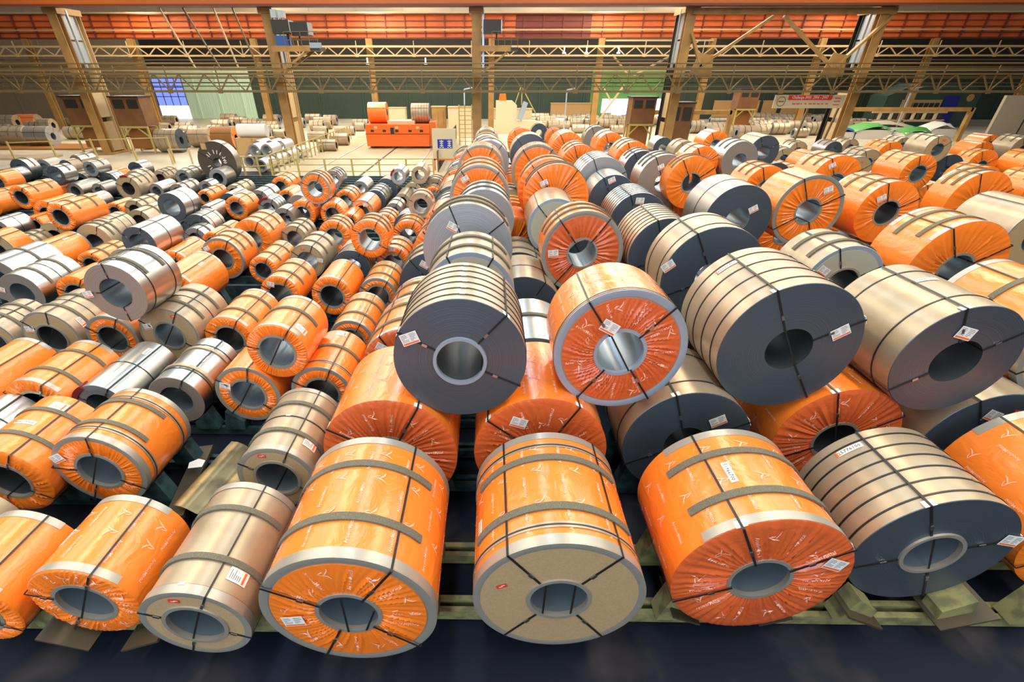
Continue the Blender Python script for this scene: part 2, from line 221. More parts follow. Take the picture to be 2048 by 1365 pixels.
# name|x|y|z|radius|length|tier|block|kind (metres, measured layout of the store)
COILS = '''
A1|-1.251|2.408|1.144|0.794|1.54|1|B|Or F2 E
B1|0.677|2.572|1.145|0.795|1.48|1|B|Ok F2 C2 E
C1|2.636|2.789|1.181|0.831|1.26|1|B|Oo F2 E
D1|4.575|3.141|1.132|0.782|1.11|1|B|Ks B6
A2|-1.232|4.51|1.194|0.844|1.35|1|B|Oo
B2|0.673|4.583|1.19|0.84|1.44|1|B|Oo
C2|2.61|4.806|1.167|0.817|1.24|1|B|Ks B2
D2|4.647|4.93|1.157|0.807|1.18|1|B|Oo
E2|6.498|4.841|1.162|0.812|1.43|1|B|Ks B1
T1|-0.32|4.62|2.511|0.756|1.16|2|B|Ks B6
T2|1.529|4.811|2.539|0.756|0.9|2|B|Or C1
T3|3.594|5.001|2.486|0.827|1.31|2|B|Ks B4
T4|5.423|4.8|2.448|0.697|1.35|2|B|Ks B2
AT2|-0.295|6.906|2.339|0.705|1.13|2|B|Kp F2
AT3|-0.401|8.839|2.471|0.842|0.77|2|B|Km F2
AT4|-0.132|11.546|2.32|0.719|1.18|2|B|Mm F2
AT5|-0.263|13.494|2.465|0.804|1.55|2|B|Or F2 E
AT6|-0.302|17.874|2.438|0.817|1.01|2|B|Or E
BT2|1.847|9.326|2.278|0.797|0.84|2|B|Or F2
BT3|1.557|11.457|2.216|0.649|1.33|2|B|Kp
BT4|1.755|13.206|2.479|0.851|0.7|2|B|Oo F2 E
CT2|3.621|7.426|2.471|0.817|0.92|2|B|Ks B2
CT3|3.417|9.191|2.298|0.685|1.25|2|B|Ks B7
CT4|3.666|12.026|2.168|0.713|1.2|2|B|Ms B7
R1|5.8|11.469|2.393|0.769|1.4|2|B|Ms B1
R2|6.132|15.538|2.484|0.732|0.7|2|B|Oo F2
DT2|6.238|8.072|2.142|0.675|1.08|2|B|Kp F2
F1|7.514|11.719|2.542|0.783|1.06|2|B|Or
H1|8.04|8.036|2.41|0.814|1.03|2|B|Oo F2 E
H2|12.58|12.992|2.421|0.791|0.76|2|B|Oo F2 E
G1|9.687|12.13|2.42|0.708|1.33|2|B|Oo F2 E
G2|10.504|15.615|2.475|0.755|1.2|2|B|Oo F2 E
L1|-3.978|2.644|0.866|0.516|0.95|1|L|Oo E
L2|-2.772|2.441|0.858|0.508|1.38|1|L|Kk F2 B1 E
L3|-5.063|4.452|0.919|0.569|1.09|1|L|Or F2 C2 E
L4|-2.739|4.422|0.85|0.5|1.37|1|L|Kk F2 B1 E
L9|-5.105|6.249|0.79|0.44|1.37|1|L|Mk F2 B2
L10|-3.932|6.325|0.865|0.515|1.25|1|L|Or
L11|-3.29|6.39|1.63|0.46|1.14|2|L|Oo F1 E
L12|-2.745|6.417|0.844|0.494|1.32|1|L|Or F1 C1
L13|-2.748|8.375|0.788|0.438|1.46|1|L|Or F2 E
L17|-8.589|8.168|0.911|0.561|1.2|1|L|Kk F2 B1
L19|-6.316|8.278|0.93|0.58|1.31|1|L|Kk F2 B1
L20|-5.167|8.333|0.827|0.477|1.48|1|L|Oo F2 E
L22|-6.617|7.813|1.997|0.527|1.15|2|L|Mk F2 B2
L26|-7.497|13.005|0.919|0.569|1.02|1|L|Or F2 E
L27|-7.391|14.773|0.948|0.598|1.34|1|L|Oo F2 E
L28|-6.234|12.589|0.731|0.381|1.55|1|L|Oo F2 E
L33|-3.115|12.376|1.657|0.484|0.78|2|L|Oo F2 E
L45|-6.538|18.846|1.674|0.546|0.75|2|L|Or F2 E
L64|-9.219|12.354|1.522|0.437|1.35|2|L|Ms B1
L66|-13.277|14.96|1.555|0.403|1.55|2|L|Oo F2 E
L67|-17.277|18.205|1.464|0.4|1.47|2|L|Oo F2 E
L82|-14.489|27.415|1.359|1.009|0.62|1|L|Ds
L37|-2.299|16.534|1.586|0.406|0.75|2|L|Ok F1 E
AT7|-0.029|20.124|2.385|0.776|1.41|2|B|Mm F1
AT8|-0.158|23.243|2.316|0.721|1.55|2|B|Km F1
AT9|-0.179|27.924|2.238|0.659|1.55|2|B|Kk
BT5|1.648|13.936|2.513|0.846|0.75|2|B|Oo F1 E
BT6|1.6|17.511|2.472|0.84|0.75|2|B|Or E
BT7|1.642|21.818|2.425|0.8|1.03|2|B|Ks
BT8|1.63|27.361|2.279|0.696|1.13|2|B|Oo E
CT5|3.474|14.146|2.273|0.663|1.09|2|B|Ms
CT6|3.408|15.479|2.426|0.782|1.33|2|B|Mm B4
CT7|3.457|20.05|2.327|0.699|1.48|2|B|Oo F2 E
CT8|4.792|32.606|1.152|0.802|1.41|1|B|Oo
CT9|3.498|23.734|2.376|0.738|1.55|2|B|Oo E
CT10|5.062|41.147|1.08|0.73|1.55|1|B|Oo E
CT0|4.213|46.112|1.078|0.728|1.02|1|B|Ks
R3|5.534|16.268|2.36|0.816|0.97|2|B|Mk F2
R4|5.8|19.801|2.179|0.682|1.09|2|B|Ms F2
R5|5.757|21.107|2.315|0.715|1.42|2|B|Oo F2
R6|8.384|33.972|1.142|0.792|1.51|1|B|Mk
R7|5.796|25.514|2.26|0.69|1.55|2|B|Oo F1 E
R8|5.795|29.066|2.257|0.687|0.93|2|B|Mk F1
F2|8.565|15.819|2.257|0.662|1.19|2|B|Oo F2
F3|11.04|23.582|1.125|0.775|0.7|1|B|Kk F2
F4|8.687|21.374|2.18|0.654|1.36|2|B|Oo F1
F5|12.174|32.839|1.105|0.755|1.55|1|B|Kk F1
F6|12.002|36.777|1.009|0.659|1.55|1|B|Ms
G3|14.727|25.021|0.988|0.638|1.55|1|B|Oo F2
G4|13.953|26.866|1.059|0.709|1.55|1|B|Oo F2
G5|10.045|21.063|2.344|0.709|1.27|2|B|Mk F2
G6|11.424|26.959|2.251|0.644|1.32|2|B|Oo
G7|12.22|23.603|2.354|0.664|1.5|2|B|Ks
H3|17.091|21.101|1.134|0.784|1.55|1|B|Or E
H4|18.218|25.855|1.131|0.781|1.44|1|B|Kk F2
H5|17.395|28.053|1.084|0.734|1.55|1|B|Oo
H6|17.733|31.667|0.984|0.634|1.46|1|B|Kk F2
H7|20.515|35.309|0.97|0.62|1.55|1|B|Kk F2
I1|15.776|19.134|2.198|0.616|1.55|2|B|Oo F2
I2|22.779|23.743|1.056|0.706|1.55|1|B|Oo F2
I3|26.577|28.358|1.133|0.783|1.05|1|B|Oo F2
I4|21.354|29.66|1.064|0.714|1.55|1|B|Kk F2
I5|22.93|35.473|0.963|0.613|1.48|1|B|Ms F2
I6|24.407|32.316|1.113|0.763|1.55|1|B|Oo F2
I7|25.128|37.176|0.953|0.603|1.55|1|B|Kk F2
I8|29.492|38.197|0.953|0.603|1.55|1|B|Kk F2
I9|21.922|26.09|2.177|0.618|1.44|2|B|Kk F2
I10|31.081|33.616|1.051|0.701|1.55|1|B|Oo
I11|35.64|38.27|1.031|0.681|1.55|1|B|Oo
I12|34.709|34.781|1.163|0.813|1.55|1|B|Kk F2
I13|28.307|27.086|1.152|0.802|1.55|1|B|Oo F1
I14|23.19|21.396|1.127|0.777|1.55|1|B|Oo F2
I15|12.06|10.656|2.206|0.712|1.55|2|B|Kk
I16|25.641|30.462|1.008|0.658|1.55|1|B|Kk F2
T5|7.345|5.23|2.358|0.652|1.55|2|B|Ok F1 C1 E
L5|-6.166|4.293|0.88|0.53|1.17|1|L|Oo F2
L6|-6.041|3.033|0.822|0.472|0.75|1|L|Kk
L0|-5.075|2.545|0.816|0.466|0.9|1|L|Oo E
L7|-7.13|5.984|0.835|0.485|1.33|1|L|Oo F2 E
L8|-6.225|6.077|0.768|0.418|1.47|1|L|Mm B1
L15|-8.339|5.89|0.823|0.473|1.55|1|L|Oo E
L16|-7.429|4.879|0.728|0.378|1.07|1|L|Mm B1
L18|-7.487|8.279|0.844|0.494|1.07|1|L|Or E
L21|-9.796|8.134|0.832|0.482|1.05|1|L|Kk F2 B1
L23|-11.193|10.527|0.854|0.504|1.44|1|L|Mk F2 B1
L24|-9.859|10.538|0.824|0.474|1.0|1|L|Oo
L25|-7.438|10.427|0.898|0.548|1.55|1|L|Oo E
L29|-5.015|10.654|0.815|0.465|1.32|1|L|Oo F2 E
L30|-5.142|13.061|0.835|0.485|1.36|1|L|Kk F2
L31|-3.749|10.569|0.823|0.473|1.29|1|L|Oo E
L32|-3.887|13.18|0.803|0.453|0.75|1|L|Mk
L34|-2.684|12.96|0.813|0.463|1.12|1|L|Oo F2 E
L35|-2.657|10.643|0.799|0.449|1.26|1|L|Or F2 E
L36|-2.622|15.431|0.86|0.51|1.05|1|L|Oo F2 E
L38|-2.549|22.348|0.73|0.38|0.75|1|L|Oo F2
L39|-2.56|23.626|0.804|0.454|1.21|1|L|Kk F2
L40|-3.157|23.041|1.472|0.373|1.15|2|L|Kk
L41|-4.102|22.896|1.431|0.339|1.23|2|L|Mm
L42|-3.766|21.423|0.684|0.334|1.42|1|L|Kk
L43|-3.804|19.491|0.697|0.347|1.1|1|L|Mk F1
L44|-3.735|17.182|0.765|0.415|0.99|1|L|Oo F2
L46|-6.745|21.901|1.486|0.353|0.98|2|L|Mk F3
L47|-6.265|19.295|0.717|0.367|1.03|1|L|Oo F2
L48|-6.078|20.913|0.789|0.439|1.19|1|L|Oo F2
L49|-4.937|19.063|0.793|0.443|1.5|1|L|Or
L50|-5.174|17.904|0.682|0.332|1.13|1|L|Oo
L51|-6.388|15.548|0.767|0.417|1.04|1|L|Kk F2
L52|-5.03|15.43|0.856|0.506|0.85|1|L|Oo F2 E
L53|-7.598|17.963|0.767|0.417|0.7|1|L|Mk
L54|-7.545|19.564|0.834|0.484|0.75|1|L|Mk
L55|-8.792|19.542|0.777|0.427|0.85|1|L|Mk B3
L56|-8.811|21.57|0.733|0.383|1.23|1|L|Oo
L57|-9.887|23.845|0.802|0.452|1.55|1|L|Oo F2
L58|-9.937|21.391|0.749|0.399|1.46|1|L|Mk F1
L59|-10.115|19.615|0.791|0.441|1.18|1|L|Oo F1 E
L60|-10.935|18.867|0.708|0.358|1.17|1|L|Mm
L61|-10.759|17.048|0.729|0.379|1.12|1|L|Mm
L61b|-9.642|15.531|0.727|0.377|0.7|1|L|Mm F1
L62|-10.6|16.335|1.547|0.453|1.02|2|L|Ms B1
L63|-12.687|22.085|0.669|0.319|1.55|1|L|Oo F2
L65|-12.156|14.47|0.907|0.557|0.7|1|L|Kk F2
L65b|-12.726|17.518|0.775|0.425|1.29|1|L|Kk F1
L68|-19.315|23.195|0.72|0.37|1.38|1|L|Mk
L69|-18.307|23.354|0.694|0.344|1.01|1|L|Mk
L70|-16.567|22.918|0.894|0.544|1.15|1|L|Kk F2
L71|-19.598|22.872|1.463|0.382|0.84|2|L|Ms F1
L72|-19.415|24.805|1.424|0.343|1.01|2|L|Mm F1
L73|-25.602|26.673|0.732|0.382|1.24|1|L|Mk B1
L74|-25.742|27.946|0.896|0.546|0.75|1|L|Ms F1
L75|-25.465|29.178|0.8|0.45|1.0|1|L|Mm
L76|-19.725|28.467|0.792|0.442|0.93|1|L|Ms
L77|-19.502|25.764|0.761|0.411|1.43|1|L|Or
L78|-16.922|24.163|0.91|0.56|0.75|1|L|Kk F1
L79|-17.061|26.219|0.752|0.402|1.28|1|L|Kk F3
L80|-15.986|26.459|0.759|0.409|1.55|1|L|Mm F2
L81|-14.039|26.182|0.794|0.444|1.12|1|L|Mm
L83|-15.713|23.525|0.681|0.331|1.29|1|L|Mk
L84|-14.422|23.082|0.714|0.364|1.4|1|L|Mk F2
L85|-13.727|24.266|0.677|0.327|0.75|1|L|Mk
L86|-11.77|22.956|0.705|0.355|1.55|1|L|Kk F2
L86b|-10.949|20.785|0.739|0.389|1.27|1|L|Ms
L87|-17.479|19.088|0.72|0.37|1.38|1|L|Ks F2
L88|-16.588|17.474|0.668|0.318|0.7|1|L|Oo
L89|-16.947|16.378|0.742|0.392|1.07|1|L|Mk B1
L90|-14.498|13.66|0.882|0.532|0.7|1|L|Ok
L91|-14.304|14.39|0.762|0.412|0.7|1|L|Kk F2
L92|-12.645|13.083|0.829|0.479|1.22|1|L|Or E
L93|-11.212|12.88|0.737|0.387|1.2|1|L|Oo F2
L94|-12.345|11.261|0.902|0.552|1.55|1|L|Mk F1
L95|-9.376|13.453|0.667|0.317|1.55|1|L|Or F2
L96|-8.912|15.208|0.699|0.349|1.55|1|L|Oo F1
L97|-14.802|19.251|0.71|0.36|1.01|1|L|Oo
L98|-14.038|19.317|0.75|0.4|1.32|1|L|Kk F2
L99|-16.942|20.876|0.69|0.34|0.94|1|L|Mm
L100|-24.144|24.627|0.822|0.472|1.03|1|L|Oo
L101|-20.638|20.204|0.799|0.449|1.55|1|L|Oo F1
L102|-24.441|29.505|0.768|0.418|0.79|1|L|Ks
L103|-26.116|32.474|0.708|0.358|1.39|1|L|Mk F1
L106|-6.109|23.775|0.726|0.376|1.32|1|L|Mm
L107|-4.825|20.998|0.792|0.442|1.54|1|L|Ms F3
L108|-5.002|24.625|0.655|0.305|0.94|1|L|Mm
L109|-3.659|24.044|0.684|0.334|1.05|1|L|Mm
E1|6.5|3.3|1.15|0.8|1.25|1|B|Oo E
A3|-1.25|6.519|1.16|0.81|1.37|1|B|Oo F2 E
A4|-1.25|7.937|1.11|0.76|1.17|1|B|Oo F2 E
A5|-1.25|10.316|1.16|0.81|1.03|1|B|Ks F2
A6|-1.25|12.519|1.16|0.81|1.16|1|B|Oo F1 E
A7|-1.25|14.773|1.16|0.81|1.11|1|B|Oo E
A8|-1.25|16.893|1.1|0.75|1.07|1|B|Mm F2
A9|-1.25|18.991|1.16|0.81|1.18|1|B|Oo E
A10|-1.25|21.229|1.16|0.81|1.17|1|B|Oo F2 E
A11|-1.25|23.539|1.16|0.81|1.09|1|B|Mm F1
A12|-1.25|25.992|1.16|0.81|0.93|1|B|Oo E
A13|-1.25|28.318|1.16|0.81|1.09|1|B|Kk F2
B3|0.69|6.264|1.16|0.81|1.5|1|B|Mm F1
B4|0.69|8.82|1.16|0.81|1.38|1|B|Ks B1
B5|0.69|10.744|1.1|0.75|1.28|1|B|Ks F2
B6|0.69|13.427|1.16|0.81|1.37|1|B|Oo
B7|0.69|15.268|1.16|0.81|1.09|1|B|Oo F2
B8|0.69|17.601|1.13|0.78|1.22|1|B|Kk F2
T5_f1|8.576|5.458|1.15|0.8|1.45|1|B|Kk F2
CT2_f-1|2.685|7.567|1.15|0.8|0.83|1|B|Ks B4
CT2_f1|4.645|7.442|1.15|0.8|0.7|1|B|Ks B4
DT2_f-1|5.2|8.172|1.12|0.77|0.97|1|B|Kk F2
DT2_f1|7.16|8.048|1.08|0.73|0.97|1|B|Ms B2
H1_f1|9.051|8.117|1.15|0.8|0.93|1|B|Ks B4
BT2_f1|2.771|9.094|1.06|0.71|0.8|1|B|Oo E
CT3_f1|4.44|9.356|1.15|0.8|1.16|1|B|Ks B4
I15_f-1|11.184|10.798|1.06|0.71|1.04|1|B|Oo F2 E
I15_f1|13.144|10.798|1.15|0.8|1.45|1|B|Ks B4
F1_f-1|6.343|11.399|1.038|0.688|0.92|1|B|Oo F2 E
F1_f1|8.272|11.399|1.15|0.8|0.92|1|B|Oo E
R1_f-1|4.761|11.493|1.138|0.788|1.29|1|B|Ms B2
BT3_f1|2.54|11.532|1.15|0.8|1.24|1|B|Ks B4
G1_f1|10.259|11.873|1.089|0.739|1.2|1|B|Kk F2
L64_f-1|-9.874|12.477|0.85|0.5|0.94|1|L|Kk F2
L64_f1|-8.598|12.477|0.821|0.471|1.25|1|L|Oo E
L33_f-1|-3.73|12.45|0.85|0.5|0.7|1|L|Ks B4
H2_f-1|11.742|13.02|1.029|0.679|0.8|1|B|Ks B4
H2_f1|13.539|13.02|1.15|0.8|0.8|1|B|Oo E
BT4_f1|2.737|13.305|1.15|0.8|0.8|1|B|Oo E
BT5_f1|2.652|14.15|1.11|0.76|0.8|1|B|Kk F2
CT5_f1|4.5|14.385|1.15|0.8|1.0|1|B|Kk F2
L66_f-1|-13.911|15.12|0.85|0.5|1.45|1|L|Kk F2
L66_f1|-12.711|15.2|0.85|0.5|1.45|1|L|Ks B4
R2_f1|6.889|15.061|1.15|0.8|0.7|1|B|Oo E
G2_f-1|9.208|15.125|1.052|0.702|1.06|1|B|Oo F2 E
G2_f1|11.12|15.125|1.1|0.75|1.06|1|B|Oo F2 E
CT6_f-1|2.469|15.717|1.15|0.8|1.25|1|B|Kk F2
CT6_f1|4.429|15.717|1.15|0.8|1.25|1|B|Ks B4
F2_f-1|7.733|15.791|1.04|0.69|1.08|1|B|Oo F2 E
L62_f1|-9.885|16.261|0.848|0.498|0.91|1|L|Ms B2
R3_f1|6.33|16.445|1.058|0.708|0.88|1|B|Oo F2 E
L37_f-1|-2.846|16.75|0.821|0.471|0.8|1|L|Ms B2
BT6_f1|2.589|17.654|1.15|0.8|0.8|1|B|Oo E
AT6_f-1|-1.283|17.99|1.15|0.8|0.92|1|B|Ks B4
L67_f1|-16.61|18.204|0.85|0.5|1.37|1|L|Oo E
L45_f-1|-7.105|18.6|0.824|0.474|0.8|1|L|Oo E
L45_f1|-5.957|18.565|0.805|0.455|0.7|1|L|Oo E
I1_f-1|14.931|19.348|1.11|0.76|1.45|1|B|Ks B4
I1_f1|16.891|19.348|1.1|0.75|1.45|1|B|Oo E
R4_f-1|4.911|20.163|1.08|0.73|0.83|1|B|Kk F2
R4_f1|6.871|19.888|1.1|0.75|0.7|1|B|Ms B2
AT7_f1|0.94|20.255|1.146|0.796|1.31|1|B|Oo F2 E
CT7_f-1|2.538|20.39|1.146|0.796|1.4|1|B|Oo F2 E
F4_f-1|7.45|20.618|1.15|0.8|0.7|1|B|Kk F2
F4_f1|9.336|20.565|1.022|0.672|1.21|1|B|Oo E
G5_f1|10.886|20.869|1.122|0.772|1.15|1|B|Kk F2
R5_f-1|4.768|21.125|1.12|0.77|1.32|1|B|Ms B2
R5_f1|6.728|21.348|1.15|0.8|1.32|1|B|Oo E
L46_f-1|-7.316|21.856|0.85|0.5|0.88|1|L|Ms B2
BT7_f-1|0.673|22.003|1.15|0.8|0.94|1|B|Oo E
BT7_f1|2.633|22.003|1.15|0.8|0.94|1|B|Ks B4
L71_f-1|-20.151|22.762|0.817|0.467|0.8|1|L|Oo E
L41_f-1|-4.71|22.987|0.85|0.5|1.13|1|L|Ks B4
AT8_f1|0.821|23.399|1.15|0.8|1.45|1|B|Ms B2
CT9_f-1|2.566|24.112|1.15|0.8|1.45|1|B|Ks B4
CT9_f1|4.526|24.112|1.15|0.8|1.45|1|B|Ks B4
G7_f-1|11.487|24.312|1.12|0.77|1.43|1|B|Oo E
G7_f1|13.332|24.13|1.107|0.757|1.43|1|B|Ks B4
L72_f-1|-20.393|25.491|0.827|0.477|0.92|1|L|Kk F2
R7_f-1|4.833|25.637|1.12|0.77|1.45|1|B|Ms B2
R7_f1|6.793|25.637|1.15|0.8|1.45|1|B|Oo F2 E
I9_f-1|21.075|26.298|1.1|0.75|1.34|1|B|Ms B2
I9_f1|23.035|26.298|1.15|0.8|1.34|1|B|Ks B4
G6_f-1|10.573|27.313|1.12|0.77|1.24|1|B|Kk F2
G6_f1|12.465|27.313|1.125|0.775|1.24|1|B|Ms B2
BT8_f-1|0.653|27.464|1.1|0.75|1.03|1|B|Ks B4
BT8_f1|2.613|27.464|1.15|0.8|1.03|1|B|Ks B4
R8_f-1|4.83|29.19|1.12|0.77|0.83|1|B|Ks B4
R8_f1|6.79|29.19|1.15|0.8|0.83|1|B|Oo F2 E
L41_f1|-3.514|22.958|0.766|0.416|1.05|1|L|Kk F2
L72_f-1|-20.124|24.761|0.81|0.46|0.7|1|L|Ks B4
L72_f1|-18.924|24.993|0.8|0.45|0.74|1|L|Ms B2
'''
# crosswise coils on the far floor: x|y|radius|length|side|kind
FAR = '''
-41.51|46.24|0.76|2.2|1|Kk F3
-38.98|45.93|0.78|2.0|1|Mm B1
-43.66|46.21|0.76|1.35|1|Mm B1
-55.05|60.85|0.74|2.72|1|Kk F2
-53.38|62.11|0.74|2.24|1|Ok
-48.59|58.56|0.64|1.45|1|Kk B2
-25.75|42.54|0.83|1.77|1|Ks B3
-26.48|45.64|0.61|0.75|1|Mm
-24.91|45.74|0.72|1.71|1|Kk B1
-22.03|44.17|0.84|1.74|1|Rr
-22.49|48.32|0.71|1.01|1|Km F2
-21.36|48.29|0.64|0.97|1|Km F2
-21.64|51.52|0.59|0.88|1|Km F2
-29.0|44.62|0.65|0.86|1|Kk
-35.87|58.63|0.45|1.5|1|Kk
-40.11|67.55|0.51|1.65|1|Kk F2
-32.85|57.61|0.52|1.64|1|Kk F2
-31.49|63.4|0.28|2.62|1|Kk F2
-28.04|62.84|0.33|1.66|1|Kk
-24.35|58.83|0.52|2.0|1|Kk F3
-19.32|62.49|0.6|1.93|1|Kk
-17.59|55.63|0.34|1.37|1|Kk
-16.3|50.19|0.37|1.62|1|Kk
-13.3|43.09|0.43|1.52|1|Kk B1
-13.3|46.9|0.49|1.61|1|Kk B1
-15.08|55.69|0.36|1.99|1|Kk
-14.5|59.98|0.32|1.01|1|Kk
-20.6|52.24|0.28|1.04|1|Kk
4.79|68.83|0.38|1.84|-1|Mm B2
6.67|68.88|0.41|1.15|-1|Kk F2
8.54|68.11|0.33|1.38|-1|Mm B2
10.36|65.42|0.47|1.51|-1|Kk F3
12.44|66.75|0.34|1.72|-1|Kk F2
14.27|65.38|0.31|1.62|-1|Kk F3
16.05|65.4|0.31|1.44|-1|Kk F2
5.22|62.62|0.25|2.55|-1|Kk F3
7.95|62.66|0.25|2.44|-1|Kk F3
9.7|58.1|0.35|1.78|-1|Kk F2
13.5|57.05|0.27|1.53|-1|Kk F3
28.91|69.19|0.41|2.15|-1|Mm B3
24.76|54.38|0.53|1.56|-1|Km F3
29.7|61.81|0.37|1.87|-1|Km F3
36.0|76.2|0.3|1.32|-1|Kk
27.51|55.26|0.31|1.73|-1|Km F3
38.47|76.2|0.27|1.21|-1|Kk
32.91|64.38|0.41|1.47|-1|Km F2
23.55|57.28|0.41|1.27|-1|Kk F2
39.28|74.9|0.33|1.63|-1|Kk F1
43.67|76.2|0.36|1.39|-1|Kk
44.19|74.11|0.32|0.94|-1|Kk
45.34|74.13|0.32|0.94|-1|Kk
32.28|59.52|0.35|1.31|-1|Kk F2
30.95|53.94|0.41|1.44|-1|Km F3
37.48|61.93|0.39|2.15|-1|Km F2
38.25|67.06|0.27|1.65|-1|Mm
44.3|66.5|0.24|1.46|-1|Kk
43.49|61.88|0.17|1.47|-1|Kk
39.12|55.38|0.24|1.62|-1|Kk
41.89|62.0|0.39|1.13|-1|Kk
22.1|59.36|0.33|1.09|-1|Km
20.58|58.24|0.33|0.96|-1|Kk
'''

# ---------------------------------------------------------------- the hall: floors and back wall
def slabobj(name, x0, x1, y0, y1, z0, z1, m, st=True):
    q = MB(); q.box(x0, x1, y0, y1, z0, z1); o = q.build(name, m)
    return struct(o) if st else o
slabobj('floor', -90, 90, -6, 33.4, -.3, 0, 'dark_floor')
slabobj('floor_far', -90, 90, 33.4, 79, -.3, .01, 'hall_floor')
slabobj('floor_track', -13.4, -2.6, 28.6, 76, -.1, .06, 'slab')
YB = 78
def wallpart(x0, x1, z0, z1, m, nm='wall_back', y=YB, pitch=6.2):
    q = MB(); q.box(x0, x1, y, y + .2, z0, z1); w_ = struct(q.build(nm, m)); k = x0 + pitch / 2
    while k < x1:
        s_ = MB(); s_.box(k - .07, k + .07, y - .1, y, z0, z1); s_.build('seam_post', m if m != 'wall_green' else 'machine_green', w_); k += pitch
    return w_
wallpart(-95, -47.2, 0, 9.2, 'wall_brown', 'wall_back_left')
wallpart(-43, -33.4, 0, 6.2, 'wall_mint_lit', 'wall_back_mint_lit', pitch=3.2)
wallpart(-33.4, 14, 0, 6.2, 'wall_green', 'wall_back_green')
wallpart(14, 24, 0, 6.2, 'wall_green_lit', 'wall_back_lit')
wallpart(24, 95, 0, 6.2, 'wall_green', 'wall_back_right')
wallpart(-47.2, 95, 6.2, 9.6, 'wall_dark', 'wall_back_upper', pitch=40)
wallpart(-95, -47.2, 9.2, 9.6, 'wall_dark', 'wall_back_upper', pitch=90)
wallpart(-95, 95, 9.6, 16, 'wall_pale', 'wall_back_top')
q = MB(); q.box(-47.2, -43, YB, YB + .2, 0, 1.6); w1 = struct(q.build('window_1', 'daylight_white'))
q = MB(); q.box(-47.2, -43, YB, YB + .2, 1.6, 4.9); q.build('pane', 'window_blue', w1)
q = MB(); q.box(-47.2, -43, YB, YB + .2, 4.9, 6.2); q.build('pane', 'wall_mint_lit', w1)
for k in range(5):
    q = MB(); q.box(-47.2 + k * 1.05 - .04, -47.2 + k * 1.05 + .04, YB - .05, YB, 1.6, 4.9); q.build('glazing_bar', 'dark_steel', w1)
for z in (2.7, 3.8):
    q = MB(); q.box(-47.2, -43, YB - .05, YB, z - .04, z + .04); q.build('glazing_bar', 'dark_steel', w1)
q = MB(); q.box(15.5, 24.5, 76.8, 77.0, .4, 2.5); o = q.build('gate_opening', 'daylight_white'); struct(o)
# pale wall panel at the right
q = MB(); q.box(49.5, 58, 54, 54.3, 0, 3.6); o = struct(q.build('wall_right', 'wall_pale'))
for x in (52.3, 55.2):
    q = MB(); q.box(x, x + .08, 53.95, 54, 0, 3.6); q.build('seam_post', 'dark_steel', o)

# ---------------------------------------------------------------- steelwork
def lattice(name, label, y, z0, z1, x0, x1, per, m, cw, dw, rails, vert=2):
    t = thing(name, label, 'truss', (0, y, z0))
    for z in (0, z1 - z0):
        q = MB(); q.box(x0, x1, -cw / 2, cw / 2, z - cw / 2, z + cw / 2); q.build('chord', m, t)
        q = MB(); q.box(x0, x1, -cw / 2 + .9, cw / 2 + .9, z - cw / 2, z + cw / 2); q.build('chord', m, t)
    q = MB(); q.box(x0, x1, .05, .85, z1 - z0 - .02, z1 - z0 + .02); q.build('walkway_deck', 'dark_steel', t)
    a = MB(); a.bar((0, 0, 0), (per / 2, 0, z1 - z0), dw); b = MB(); b.bar((per / 2, 0, z1 - z0), (per, 0, 0), dw); v = MB(); v.bar((0, 0, 0), (0, 0, z1 - z0 + .5), dw * .8)
    n = int((x1 - x0) / per); A = B_ = V = None
    for i in range(n):
        x = x0 + i * per
        if A is None: A = a.build('diagonal', m, t, (x, 0, 0)); B_ = b.build('diagonal', m, t, (x, 0, 0)); V = v.build('upright', m, t, (x, 0, 0))
        else:
            link_copy(A, t, (x, 0, 0)); link_copy(B_, t, (x, 0, 0))
            if i % vert == 0: link_copy(V, t, (x, 0, 0))
        if i % vert == 0:
            g = MB(); g.box(-.16, .16, -.03, .03, -.12, .1); g.build('gusset', m, t, (x + per / 2 * 0, -.06, 0))
    for (yy, z) in rails:
        q = MB(); q.bar((x0, yy, z - z0), (x1, yy, z - z0), .07); q.build('hand_rail', m, t)
    return t
lattice('walkway_truss', 'near brown lattice walkway truss crossing in front of the columns', 39.6, 4.24, 5.27, -48, 50, 1.8, 'olive_steel', .12, .075, ((0, 5.52), (0, 5.86), (.9, 5.6), (.9, 4.75)))
lattice('walkway_truss', 'far paler lattice walkway truss below the orange crane girder', 60.6, 6.9, 7.65, -74, 78, 2.0, 'pale_tan', .13, .09, ((0, 7.72), (.9, 6.3), (.9, 5.6)), 3)
def girder(name, label, y, z0, z1, x0, x1, m, ribs, rows, rw):
    t = thing(name, label, 'girder', (0, y, z0)); H = z1 - z0
    q = MB(); q.box(x0, x1, 0, .4, 0, H); q.build('web_plate', m, t)
    for z in (0, H):
        q = MB(); q.box(x0, x1, -.35, .6, z - .06, z + .06); q.build('flange', 'crane_dark', t)
    r0 = None; x = x0 + .5
    if ribs:
        while x < x1:
            if r0 is None:
                q = MB(); q.box(-.05, .05, -.22, 0, 0, H); r0 = q.build('stiffener_rib', rw, t, (x, 0, 0))
            else: link_copy(r0, t, (x, 0, 0))
            x += ribs
    for z in rows:
        q = MB(); q.box(x0, x1, -.14, 0, z - .035, z + .035); q.build('stiffener_bar', rw, t)
    return t
g = girder('crane_girder', 'long orange ribbed crane girder high across the far hall', 62.5, 8.45, 10.45, -84, 84, 'crane_orange', 2.07, (.45, .95, 1.45), 'purple_red')
q = MB(); q.box(2.6, 10.5, -.05, 0, .05, 1.95); q.build('dark_section', 'purple_red', g, label='dark red stretch of the girder web')  # darker rectangle laid over the web plate
